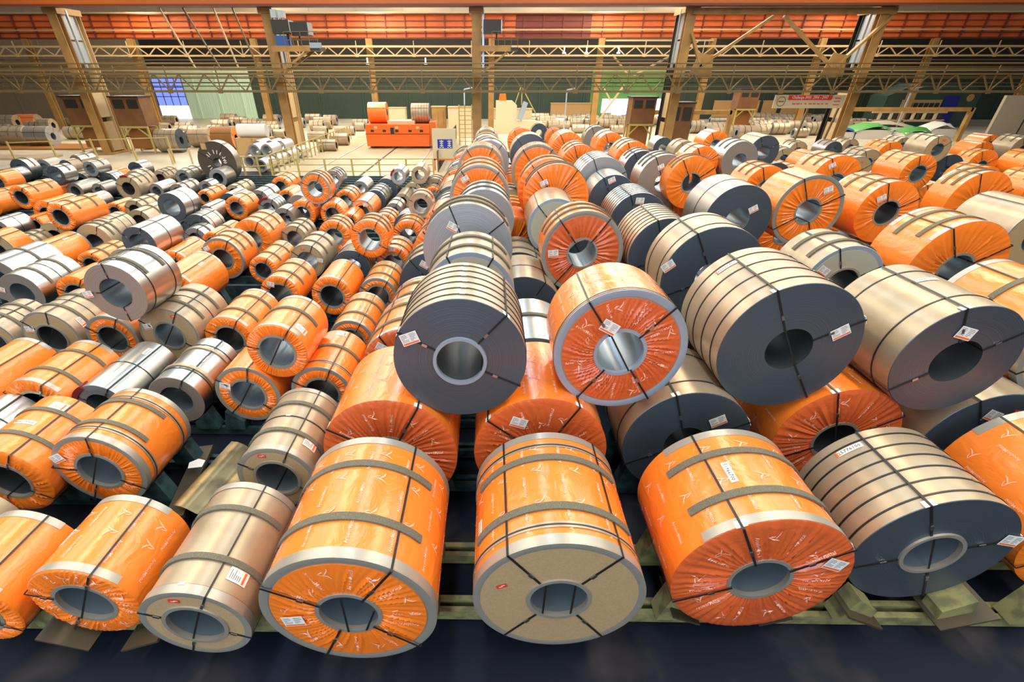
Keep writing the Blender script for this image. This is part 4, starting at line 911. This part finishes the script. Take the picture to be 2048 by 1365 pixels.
CROSS = {'A1': (95, 262, 20, -60), 'T2': (122, 300), 'T3': (118, 305), 'D1': (112, 292), 'L1': (60, 240), 'L2': (64, 246), 'L10': (62, 228), 'L11': (60, 235),
         'L3': (70, 230), 'L17': (60, 225), 'L19': (55, 230), 'D2': (112, 290), 'C2': (110, 300), 'B1': (60, -60, 120, 240)}
TAGS = {'A1': (190, .66, 8), 'D1': (18, .9, -12), 'T1': (152, .82, 20), 'T2': (118, .50, -28), 'T3': (25, .68, 35), 'T4': (105, .55, -15), 'C1': (25, .78, -20),
        'L22': (182, .95, 8), 'L3': (150, .85, 25), 'BT2': (180, .72, 5), 'BT4': (130, .62, 25), 'AT3': (122, .60, -28), 'A2': (185, .82, 5), 'A3': (130, .8, -30), 'A5': (110, .7, -30),
        'C2': (50, .62, 30), 'E2': (105, .62, -20), 'AT5': (130, .75, 30), 'CT2': (165, .95, 40), 'CT4': (95, .75, 0), 'R1': (40, .5, 30), 'R3': (110, .6, 25), 'CT5': (100, .8, 25),
        'G1': (130, .62, 30), 'G2': (120, .75, 30), 'L23': (165, .9, -20), 'L26': (140, .8, 25), 'L49': (60, .7, 0), 'L30': (5, .75, -10), 'L34': (90, .9, 0)}
NUM = {'C1': (108, .63, '51966700', -1), 'D1': (131, .93, '25776100', 1), 'T3': (128, 1.02, '25691700', 1), 'T4': (98, .80, '25661000', 1), 'L5': (85, .55, '40677700', 1),
       'L1': (128, .45, '', 1), 'B1': (158, .55, '', 1), 'H1': (95, .5, '', 1), 'L8': (65, 1.15, '', 1), 'L9': (60, .7, '', 1), 'L64': (70, 1.0, '', 1), 'L25': (55, .9, '', 1), 'L92': (60, .7, '', 1)}
CLOTH = {'L8': (112, 165), 'L55': (85, 150), 'L41': (120, 175), 'L108': (60, 140), 'L109': (75, 140), 'L70': (75, 110)}
SURFTAG = {'L2': (42, .28), 'L4': (38, .30), 'L11': (38, .22), 'L17': (25, .25), 'L5': (70, .95), 'L12': (80, 1.2)}

def pleats(seed, lod):
    rr = random.Random(seed); K = (rr.randint(50, 64), rr.randint(40, 50), rr.randint(32, 38))[lod]; ws = [rr.uniform(.5, 1.5) for _ in range(K)]; s = sum(ws); edges = [0]
    for x in ws: edges.append(edges[-1] + x / s * 2 * math.pi)
    amps = [rr.uniform(.35, 1) for _ in range(K)]; sk = [rr.uniform(.2, .8) for _ in range(K)]; tw = rr.uniform(-.25, .25)
    import bisect
    def h(f, a):                     # f = 0 at the rim .. 1 at the bore
        a = (a + tw * f) % (2 * math.pi); k = min(bisect.bisect_right(edges, a) - 1, K - 1)
        t = (a - edges[k]) / (edges[k + 1] - edges[k]); q = t / sk[k] if t < sk[k] else (1 - t) / (1 - sk[k])
        return amps[k] * q * (.006 + (.026, .034, .05)[lod] * min(1, f * 2.2)) * (1 if f < .85 else (1 - f) / .15 * .7 + .3)
    return h
def face_film(R, rc, seed, lod, off, rnd):
    nth = (320, 170, 110)[lod]; nr = (8, 5, 3)[lod]; H = pleats(seed, lod); mb = MB(); vs = []
    def y(r, a):
        f = (R - r) / (R - rc); e = rnd * max(0, 1 - f / .10) ** 2 if rnd else 0
        return -off - H(f, a) + e
    for j in range(nr + 1):
        f = j / nr; f = f ** 1.3 if rnd else f; r = R + (rc - R) * f
        for i in range(nth): a = 2 * math.pi * i / nth; vs.append((r * math.cos(a), y(r, a), r * math.sin(a)))
    fs = [(j * nth + i, j * nth + (i + 1) % nth, (j + 1) * nth + (i + 1) % nth, (j + 1) * nth + i) for j in range(nr) for i in range(nth)]
    # turned-in edges towards rim and bore give the film its thickness
    n0 = len(vs); vs += [(x, .004, z) for x, _, z in vs[:nth]]; n1 = len(vs); vs += [(x, .05, z) for x, _, z in vs[nr * nth:nr * nth + nth]]
    fs += [(i, n0 + i, n0 + (i + 1) % nth, (i + 1) % nth) for i in range(nth)]
    fs += [(nr * nth + i, nr * nth + (i + 1) % nth, n1 + (i + 1) % nth, n1 + i) for i in range(nth)]
    mb.add(vs, fs); return mb, y
def strap_mesh(R, rc, L, a, off, w=.022, top=True, bore=True):
    mb = MB(); c, s = math.cos(R_(a)), math.sin(R_(a)); P = lambda r, y: (r * c, y, r * s); h = .004; rad = (c, 0, s)
    if top: mb.bar(P(R + .014, L - .002), P(R + .014, -off), w, h, up=rad)
    mb.bar(P(R + .015, -off - .004), P(rc - .004, -off - .004), w, h, up=(0, 1, 0))
    if bore: mb.bar(P(rc - .006, -off - .006), P(rc - .006, L * .96), w, h, up=rad)
    if top: # crimped seal on the face
        r = rc + (R - rc) * .35; mb.bar(P(r + .03, -off - .009), P(r - .03, -off - .009), w * 1.35, .008, mi=1, up=(0, 1, 0))
    return mb
def tag_mesh(w=.20, h=.145):
    mb = MB(); t = .003; mb.box(-w / 2, w / 2, -t, 0, -h / 2, h / 2)
    mb.box(-w / 2 + .008, w / 2 - .008, -t - .001, -t, -h / 2 + .008, -h / 2 + .03, 1)
    rr = random.Random(5)
    for k in range(6):
        z = h / 2 - .018 - k * .016
        for x0, x1 in ((-w / 2 + .012, -w / 2 + .012 + rr.uniform(.03, .08)), (0.01, .01 + rr.uniform(.03, .075))): mb.box(x0, x1, -t - .0008, -t, z - .003, z + .002, 2)
    return mb
TAGMB = tag_mesh()
TAGME = None
def cyl(r, a, y): return (r * math.cos(a), y, r * math.sin(a))
def patch(mb, r, a, y0, y1, arc, mi=0, n=5, th=.003):
    vs = []
    for i in range(n + 1):
        t = a + (i / n - .5) * arc / r; vs += [cyl(r, t, y0), cyl(r, t, y1), cyl(r + th, t, y0), cyl(r + th, t, y1)]
    fs = []
    for i in range(n):
        k = 4 * i; fs += [(k + 2, k + 3, k + 7, k + 6), (k, k + 4, k + 5, k + 1), (k, k + 2, k + 6, k + 4), (k + 1, k + 5, k + 7, k + 3)]
    fs += [(0, 1, 3, 2), (4 * n, 4 * n + 2, 4 * n + 3, 4 * n + 1)]; mb.add(vs, fs, mi)
def lettering(mb, R, L, rc, yf, d, seed, facer):
    rr = random.Random(seed); vs, fs, wd = glyphs('ArcelorMittal'); s = .049; step = .19 / R
    n = int(R_(230) / step); rows = max(2, int((L - .1) / .40))
    for i in range(n + 1):
        for j in range(rows):
            a0 = R_(-25) + i * step; y0 = .14 + (j + (.5 if i % 2 else 0)) * (L - .2) / rows
            tl = wd * s
            if y0 + tl * .9 > L - .1: y0 = max(.1, L - .12 - tl)
            if i % 2 == 0:
                mb.add([cyl(R + .0085, a0 + d * y * s / R, (y0 + x * s) if d > 0 else (y0 + tl - x * s)) for x, y in vs], fs if d > 0 else fs)
            else:
                for mv, mf in MARK: mb.add([cyl(R + .0085, a0 + d * y * .13 / R, y0 + .08 + (x * .11 if d > 0 else .12 - x * .11)) for x, y in mv], mf)
    if yf:
        for k in range(19):
            a = R_(k * 19.1 + rr.uniform(-5, 5)); c, si = math.cos(a), math.sin(a); sg = rr.choice((-1, 1)); r0 = rc + (facer - rc) * rr.uniform(.16, .3)
            if k % 2 == 0:
                pts = [(r0 + (x * s if sg > 0 else (wd - x) * s), sg * y * s) for x, y in vs]; ff = fs
                pp = [(pts, ff)]
            else: pp = [([(r0 + .12 + sg * x * .12, y * .12 * sg) for x, y in mv], mf) for mv, mf in MARK]
            for pts, ff in pp:
                o = []
                for u, v in pts:
                    if u > facer - .03: u = facer - .03
                    X = u * c - v * si; Z = u * si + v * c; r = math.hypot(X, Z); o.append((X, yf(r, math.atan2(Z, X)) - .004, Z))
                mb.add(o, ff)
def make_coil(n, X, Y, Z, R, L, kind, label, group, rz=0, simple=False):
    global TAGME
    p = kind.split(); sf, fc = p[0][0], p[0][1]; ex = {q[0]: int(q[1:] or 1) for q in p[1:]}
    dist = math.hypot(X, Y); lod = 0 if dist < 7.4 else (1 if dist < 14 else 2)
    if simple: lod = 2
    seg = (96, 64, 36)[lod]; rr = random.Random(n + 'x')
    t = thing('steel_coil', label, 'coil', (X, Y, Z - R), rz, group); O = (0, 0, R)
    if rz: O = (0, -L / 2, R)
    B = lambda mb, nm, m, **k: mb.build(nm, m, t, O, **k)
    rc = min(.272, R * .58) * (1 if sf != 'D' else .8)
    smat = SURF[sf]
    if sf == 'M' and rr.random() < .45: smat = 'grey_steel'
    fmat = {'s': 'dark_face', 'm': 'light_face', 'k': 'kraft_disc', 'p': 'pale_disc', 'o': 'orange_film_face', 'r': 'orange_film_face', 'r': 'ring_steel'}[fc]
    if fc == 'o': fmat = 'dark_face'
    if sf == 'D': fmat = 'brown_dark_face'
    if fc == 'k' and sf == 'M': fmat = 'brown_face'
    disc = fc in 'kp' and sf != 'M'
    base = fmat if not disc else ('blue_ring' if fc == 'p' else 'ring_steel')
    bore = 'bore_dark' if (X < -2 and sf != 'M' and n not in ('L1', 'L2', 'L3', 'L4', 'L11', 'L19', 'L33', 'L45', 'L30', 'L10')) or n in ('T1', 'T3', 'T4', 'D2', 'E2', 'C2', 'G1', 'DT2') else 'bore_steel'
    b = MB(); ch = .006; b.lathe([(rc, 0), (R - ch, 0), (R, ch), (R, L - ch), (R - ch, L), (rc, L)], seg, mis=[1, 1, 0, 1, 1, 2])
    B(b, 'winding', [smat if sf != 'O' else 'ring_steel', base, bore], smooth=True)
    off = .004; yf = None; facer = R
    if disc:
        r1 = R - (.075 if fc == 'p' else .05); q = MB(); q.lathe([(rc + .015, -.006), (r1, -.006), (r1, .002), (rc + .015, .002)], seg); B(q, 'face_disc', fmat, smooth=True); off = .01; facer = r1
    if fc in 'or':
        ring = fc == 'r'; r1 = R - (.085 if R > .65 else .06) if ring else R + .004
        q, yf = face_film(r1, rc + .035, n, lod, .008 if ring else .012, 0 if ring else .012)
        B(q, 'face_wrap', 'shaded_red_film' if n in SHADED_RED else 'orange_film_face', smooth=True); off = .034; facer = r1
    if fc in 'ork' and sf == 'O' or fc == 'p' or (fc == 'k' and sf == 'K' and lod < 2) or n == 'T1' or n == 'D1':
        q = MB(); q.lathe([(rc - .004, -.022), (rc + .034, -.022), (rc + .038, .002), (rc - .004, .03)], seg); B(q, 'core_ring', 'blue_ring' if n in ('T1', 'T2') else 'ring_steel', smooth=True)
    if sf == 'O':
        q = MB(); e = .0
        if lod == 0:
            nr = 11; vs = []; fs = []
            for i in range(seg):
                a = 2 * math.pi * i / seg
                for j in range(nr):
                    y = .004 + (L - .008) * j / (nr - 1); r = R + .0035 + .0025 * math.sin(5 * a + 3 * y + R * 40) * math.sin(9 * y + 2 * a)
                    vs.append(cyl(r, a, y))
            fs = [(i * nr + j, i * nr + j + 1, ((i + 1) % seg) * nr + j + 1, ((i + 1) % seg) * nr + j) for i in range(seg) for j in range(nr - 1)]
            q.add(vs, fs)
        else: q.lathe([(R, .004), (R + .004, .006), (R + .004, L - .006), (R, L - .004)], seg)
        B(q, 'film_wrap', 'orange_film', smooth=True)
    if fc == 'r' or n in ('B1', 'T2') or (disc and 'E' in ex):
        q = MB(); r2 = R + .009; q.lathe([(R - .07, -.004), (R - .03, -.012), (r2, -.008), (r2, .004), (R, .004), (R - .07, .001)], seg)
        B(q, 'rim_guard', 'blue_ring' if n in ('T2',) else 'ring_steel', smooth=True)
    if 'E' in ex:
        part = fc == 'o'
        a0, a1 = (34, 142) if part else (0, 360)
        wd = .10 if R > .65 else .085
        for y0 in (.003, L - wd - .003):
            q = MB(); q.lathe([(R + .004, y0), (R + .010, y0), (R + .010, y0 + wd), (R + .004, y0 + wd)], max(12, int(seg * (a1 - a0) / 360)), a0, a1)
            B(q, 'edge_band', 'ring_steel', smooth=True)
    if 'C' in ex:
        k = ex['C']
        for i in range(k):
            y0 = .17 if i == 0 else L - .24
            if n == 'T2': y0 = .02
            q = MB(); q.lathe([(R + .005, y0), (R + .013, y0), (R + .013, y0 + .062), (R + .005, y0 + .062)], seg); o = B(q, 'kraft_belt', 'kraft', smooth=True)
            q = MB(); q.lathe([(R + .013, y0 + .022), (R + .016, y0 + .022), (R + .016, y0 + .038), (R + .013, y0 + .038)], seg); q.build('hoop_strap', 'strap_black', o, smooth=True)
    if 'F' in ex:
        k = ex['F']; side = 1 if X < -1.9 else (-1 if X > 2 else 0)
        for i in range(k):
            yc = L * ((i + .5) / k if k > 1 else .55) + (.04 if k == 2 and i == 0 else -.04 if k == 2 else 0)
            wp = .085 if R > .65 else .065
            a0, a1 = {0: (32, 158), 1: (18, 178), -1: (8, 146)}[side]
            if n in ('L3', 'L22') : a0 = 28
            a0 += rr.uniform(-6, 6); a1 += rr.uniform(-4, 4)
            q = MB(); r0 = R + .006; th = .020
            q.lathe([(r0, yc - wp / 2), (r0 + th, yc - wp / 2), (r0 + th, yc + wp / 2), (r0, yc + wp / 2)], max(14, seg // 2), a0, a1)
            B(q, 'foam_pad' if not (n == 'L9') else 'paper_belt', 'foam' if n != 'L9' else 'kraft', smooth=True)
    if 'B' in ex:
        k = ex['B']
        for i in range(k):
            yc = L * (i + .7) / (k + .4) if k > 2 else L * (.22 if i == 0 and k == 2 else (.5 if k == 1 else .8))
            if n == 'L2': yc = L * .06
            q = MB(); r0 = R + .005; wb = .018 if k < 7 else .016
            q.lathe([(R, yc - wb / 2), (r0 + .003, yc - wb / 2), (r0 + .003, yc + wb / 2), (R, yc + wb / 2)], seg)
            if lod < 2:
                a = R_((88 if X < 2 else 70) + rr.uniform(-2, 2)); patch(q, r0 + .003, a, yc - .014, yc + .014, .06, 1, 2, .007)
            B(q, 'hoop_strap', ['strap_black', 'clip_steel'], smooth=True)
    angs = ANG.get(n)
    if angs is None:
        angs = (60, 150, 240, 330) if X < -1.9 else ((56, 126, 234, 306) if X < 2.6 else (32, 116, 208, 300))
        angs = [a + rr.uniform(-6, 6) for a in angs]
        if lod == 2: angs = angs[:2]
        if sf == 'M' and rr.random() < .5: angs = angs[:2] if rr.random() < .5 else []
    if simple: angs = angs[:2]
    for a in angs:
        w_ = .019 if R < .65 else .022
        q = strap_mesh(R, rc, L, a, off, w_, bore=n not in CROSS)
        if lod == 0 and R > .65 and ((sf == 'K' and fc == 's') or fc == 'o') and 5 < a < 175:   # pale corner protectors under the strap
            c, s = math.cos(R_(a)), math.sin(R_(a)); tx, tz = -s * .05, c * .05
            q.bar((c * (R + .008) - tx, .03, s * (R + .008) - tz), (c * (R + .008) + tx, .03, s * (R + .008) + tz), .075, .006, mi=2, up=(c, 0, s))
        B(q, 'strap', ['strap_black', 'clip_steel', 'paper'])
    cr = CROSS.get(n)
    if cr:
        for k in range(0, len(cr), 2):
            a, b_ = R_(cr[k]), R_(cr[k + 1]); r = rc - .004; q = MB()
            q.bar((r * math.cos(a), -off - .004, r * math.sin(a)), (r * math.cos(b_), -off - .004, r * math.sin(b_)), .019, .004, up=(0, 1, 0))
            B(q, 'strap', 'strap_black')
    tg = TAGS.get(n)
    if tg is None and not simple and lod < 2 and rr.random() < .3: tg = (rr.choice((60, 120, 150)), .7, rr.uniform(-30, 30))
    if tg:
        if TAGME is None:
            o = TAGMB.build('tag', ['paper', 'paper_orange', 'print_grey'], t, O); TAGME = o.data
        else:
            o = bpy.data.objects.new('tag', TAGME); COL.objects.link(o); o.parent = t
        a = R_(tg[0]); r = rc + (R - rc) * tg[1] if tg[1] < 1 else R; r = R * tg[1]
        o.location = (r * math.cos(a) + O[0], O[1] - off - .008, r * math.sin(a) + O[2]); o.rotation_euler = (0, -R_(tg[2]), 0)
        if R < .65: o.scale = (.85, 1, .85)
    st = SURFTAG.get(n)
    if st:
        q = MB(); a = R_(st[0]); patch(q, R + .005, a, st[1] - .07, st[1] + .07, .2, 0); patch(q, R + .0085, a - .06 / R, st[1] - .06, st[1] + .06, .025, 1, 2, .001)
        for k in range(6): patch(q, R + .0085, a + (-.02 + k * .019) / R, st[1] - .05, st[1] + rr.uniform(0, .05), .006, 2, 1, .001)
        B(q, 'tag', ['paper', 'paper_orange', 'print_grey'])
    if n in ('L2', 'L4', 'B1', 'AT2', 'L19', 'L30', 'I9', 'H4', 'E2'):
        a, f = {'L2': (100, .78), 'L4': (105, .8), 'B1': (160, .72), 'AT2': (95, .7), 'L19': (62, .8), 'L30': (100, .75)}.get(n, (75, .7)); q = MB()
        big = 1.6 if n == 'I9' else 1
        q.box(-.05 * big, .05 * big, -.002, 0, -.022 * big, .022 * big)
        q.box(-.03, .01, -.003, -.002, -.006, .0, 1); q.box(.0, .035, -.003, -.002, .006, .012, 1)
        o = q.build('sticker', ['sticker_red', 'paper'], t, (R * f * math.cos(R_(a)) + O[0], O[1] - off - .003, R * f * math.sin(R_(a)) + O[2])); o.rotation_euler = (0, -R_(-8 if n != 'B1' else 25), 0)
    nb = NUM.get(n)
    if nb:
        a, y0, txt, d = R_(nb[0]), nb[1], nb[2], nb[3]; q = MB(); ln = .27 if txt else .2
        if n in ('D1', 'T3', 'T4', 'L5'):   # runs round the coil
            patch(q, R + .006, a, y0 - .035, y0 + .035, ln, 0, 6)
        else: patch(q, R + .006, a, y0 - ln / 2, y0 + ln / 2, .07, 0, 2)
        if txt:
            vs, fs, wd = glyphs(txt); s = .058; k = .235 / wd / s
            if n in ('D1', 'T3', 'T4', 'L5'):
                q.add([cyl(R + .0125, a + (.117 - x * s * k) / R, y0 - .021 + y * s) for x, y in vs], fs, 1)
                patch(q, R + .0095, a + .128 / R, y0 - .034, y0 + .034, .02, 2, 1, .001)
            else: q.add([cyl(R + .0125, a - (y * s - .021) / R, y0 + .117 - x * s * k) for x, y in vs], fs, 1)
        else:
            for k in range(7): patch(q, R + .0095, a, y0 - ln / 2 + .02 + k * .025, y0 - ln / 2 + .032 + k * .025, .035, 1, 1, .001)
        B(q, 'number_label', ['paper', 'print_grey', 'paper_orange'])
    if n in PRINTED:
        q = MB(); lettering(q, R, L, rc + .035, yf, -1 if n in ('C1', 'L1') else 1, n, facer)
        B(q, 'printed_lettering', 'lettering', kind='stuff')
    if n in CLOTH:
        a0, a1 = CLOTH[n]; q = MB(); q.lathe([(R - .06, -.02), (R + .02, -.03), (R + .025, .14), (R + .003, .15), (R + .002, -.004), (R - .06, -.002)], 8, a0, a1); B(q, 'red_cloth', 'red_cloth', smooth=True)
    if n == 'L82':
        q = MB(); vs, fs, wd = glyphs('740'); q.add([(.52 - y * .26, -.012, .30 - x * .24) for x, y in vs], fs)
        for a in (55, 75, 95, 125, 140, 200, 215):
            c, s = math.cos(R_(a)), math.sin(R_(a)); q.bar((.42 * c, -.012, .42 * s), (.6 * c, -.012, .6 * s), .035, .004, up=(0, 1, 0))
        B(q, 'chalk_marks', 'paper')
        q = MB(); q.box(-.62, -.36, -.02, 0, .62, .9); B(q, 'cardboard_patch', 'wood')
    if n == 'DT2':
        q = MB(); q.lathe([(R + .012, .08), (R + .03, .1), (R + .03, .2), (R + .012, .22)], 10, 52, 78); B(q, 'loose_band', 'dark_steel', smooth=True)
    return t
TENS = 'twenty thirty forty fifty sixty seventy'.split()
ORD = 'first second third fourth fifth sixth seventh eighth ninth tenth eleventh twelfth thirteenth fourteenth fifteenth sixteenth seventeenth eighteenth nineteenth twentieth'.split()
for k_, t_ in enumerate(TENS): ORD += [t_[:-1] + 'ieth'] + [t_ + '-' + x for x in ORD[:9]]
LOOK = {'Oo': 'orange-wrapped coil, pleated face', 'Or': 'orange-wrapped coil, steel rim', 'Ok': 'orange-wrapped coil, brown face', 'Kk': 'brown-papered coil, brown face', 'Kp': 'brown-papered coil, pale face',
        'Ks': 'brown-papered coil, dark face', 'Km': 'brown-papered coil, bright face', 'Ms': 'bare steel coil, dark face', 'Mm': 'bare bright steel coil', 'Mk': 'bare steel coil, brown face', 'Ds': 'narrow dark coil, chalk marks', 'Rr': 'rusty brown coil'}
EXTRA = {'A1': 'orange coil with steel rim and two foam pads, leftmost large coil in the front row', 'B1': 'orange coil with flat brown disc face, second large coil in the front row',
         'C1': 'orange coil with loosely pleated face and number 51966700 beside two foam pads, front row', 'D1': 'brown-papered coil with six black hoop straps and number 25776100, front row',
         'T1': 'upper coil with blue-grey steel face and six thin straps, nearest above the leftmost stack', 'T2': 'upper orange-red coil with wide blue-grey rim and printed pleated face',
         'T3': 'upper brown-papered coil with dark face, four hoop straps and number 25691700', 'T4': 'upper brown-papered coil with dark face, two hoop straps and number 25661000',
         'L1': 'orange coil with grey bore sleeve, beside the papered coil at front left', 'L2': 'brown-papered coil with two foam pads and red sticker, nearest front left',
         'L3': 'orange coil with brown rim bands and two foam pads, behind an empty cradle', 'L8': 'shiny bare steel coil with dark red cloth on its front edge',
         'L82': 'large narrow dark coil with chalk marks standing beyond the small coils', 'L22': 'bare greyish steel coil with wide bright bore lying on top at far left'}
CD = [tuple(l.split('|')) for l in COILS.strip().split('\n')]
recs = []
for n, X, Y, Z, R, L, t, b, k in CD:
    X, Y, Z, R, L, t = float(X), float(Y), float(Z), float(R), float(L), int(t)
    ci = round((X + (1.25 if t == 1 else .3)) / 1.955) if b == 'B' else max(0, round((-2.75 - X) / 1.2))
    recs.append([n, X, Y, Z, R, L, t, b, k, ci])
cols = {}
for r in sorted(recs, key=lambda r: r[2]): cols.setdefault((r[7], r[6], r[9]), []).append(r[0])
rank = {n: i for c in cols.values() for i, n in enumerate(c)}
for n, X, Y, Z, R, L, t, b, k, ci in recs:
    lay = 'upper layer' if t == 2 else 'bottom layer'
    wh = ('%s column of large coils' if b == 'B' else '%s column left of large coils') % ORD[max(ci, 0)]
    lab = EXTRA.get(n) or '%s, %s, %s from front, %s' % (LOOK[k.split()[0]], lay, ORD[rank[n]], wh)
    make_coil(n, X, Y, Z, R, L, k, lab, '%s coils in the %s' % ('large' if b == 'B' else 'small', lay))

# coils lying crosswise on the far floor
FARD = [tuple(map(float, l.split('|')[:5])) + (l.split('|')[5],) for l in FAR.strip().split('\n')]
rr = random.Random(4)
extra = []
for (x0, x1, y0, y1, d, cnt) in ((-62, -30, 50, 70, 1, 22), (-29, -15, 50, 72, 1, 14), (4, 22, 64, 74, -1, 30), (22, 25, 50, 60, -1, 6), (28, 33.5, 56, 66, -1, 14), (34, 44, 61, 74, -1, 30)):
    for _ in range(cnt * 12):
        if cnt <= 0: break
        x, y, R, L = rr.uniform(x0, x1), rr.uniform(y0, y1), rr.uniform(.42, .62), rr.uniform(1.2, 1.9)
        if all(abs(x - a[0]) > (L + a[3]) / 2 + .1 or abs(y - a[1]) > R + max(a[2], .42) + .05 for a in FARD + extra) and not any(abs(x - cx) < 1.9 and abs(y - cy) < 1.6 for cx, cy in ((-38.3, 62), (-25.2, 62), (-12.9, 62), (11.7, 62), (34.8, 62), (46.3, 62), (14.5,60), (17, 60), (19, 60))):
            extra.append((x, y, R, L, d, rr.choice(['Kk', 'Kk F2', 'Kk F3', 'Mm B1', 'Km F2', 'Kk B1']))); cnt -= 1
for side in (1, -1):
    g = sorted([a for a in FARD if a[4] == side], key=lambda a: a[0])
    for i, (x, y, R, L, d, k) in enumerate(g):
        R = max(R, .42)
        make_coil('far%d%d' % (side, i), x, y, .02 + R, R, L, k, '%s, lying crosswise on far floor, %s from left %s' % (LOOK[k.split()[0]], ORD[i], 'beyond left railing' if side > 0 else 'behind large coils'),
                  'coils lying crosswise on the far floor', rz=R_(90 * side), simple=True)
make_coil('car1', -9.45, 46.1, .1 + 1.725 + .76, .76, 1.5, 'Or', 'orange-wrapped coil riding crosswise on the left end of the transfer car', 'coils on the transfer car', rz=R_(90), simple=True)
make_coil('car2', -5.85, 46.1, .1 + 1.725 + .72, .72, 1.5, 'Ks B6', 'strapped papered coil riding crosswise on the right end of the transfer car', 'coils on the transfer car', rz=R_(90), simple=True)
# the smallest ones between them, past what can be told apart
q = MB()
for x, y, R, L, d, k in extra:
    n0 = len(q.v); q.lathe([(.24, 0), (R, 0), (R, L), (.24, L)], 22, mis=[1, 0, 1, 2])
    for f in range(2):
        yy = L * (.3 + .35 * f); q.lathe([(R, yy), (R + .012, yy), (R + .012, yy + .05), (R, yy + .05)], 22, mis=[2] * 4)
    for i in range(n0, len(q.v)):
        a, b, c = q.v[i]; q.v[i] = (x - d * (b - L / 2), y + a, c + R + .02)
o = q.build('far_coils', ['kraft', 'light_face', 'dark_steel'], smooth=True, kind='stuff'); tag(o, 'small pale coils crowded between the larger ones on the far floor', 'coil')
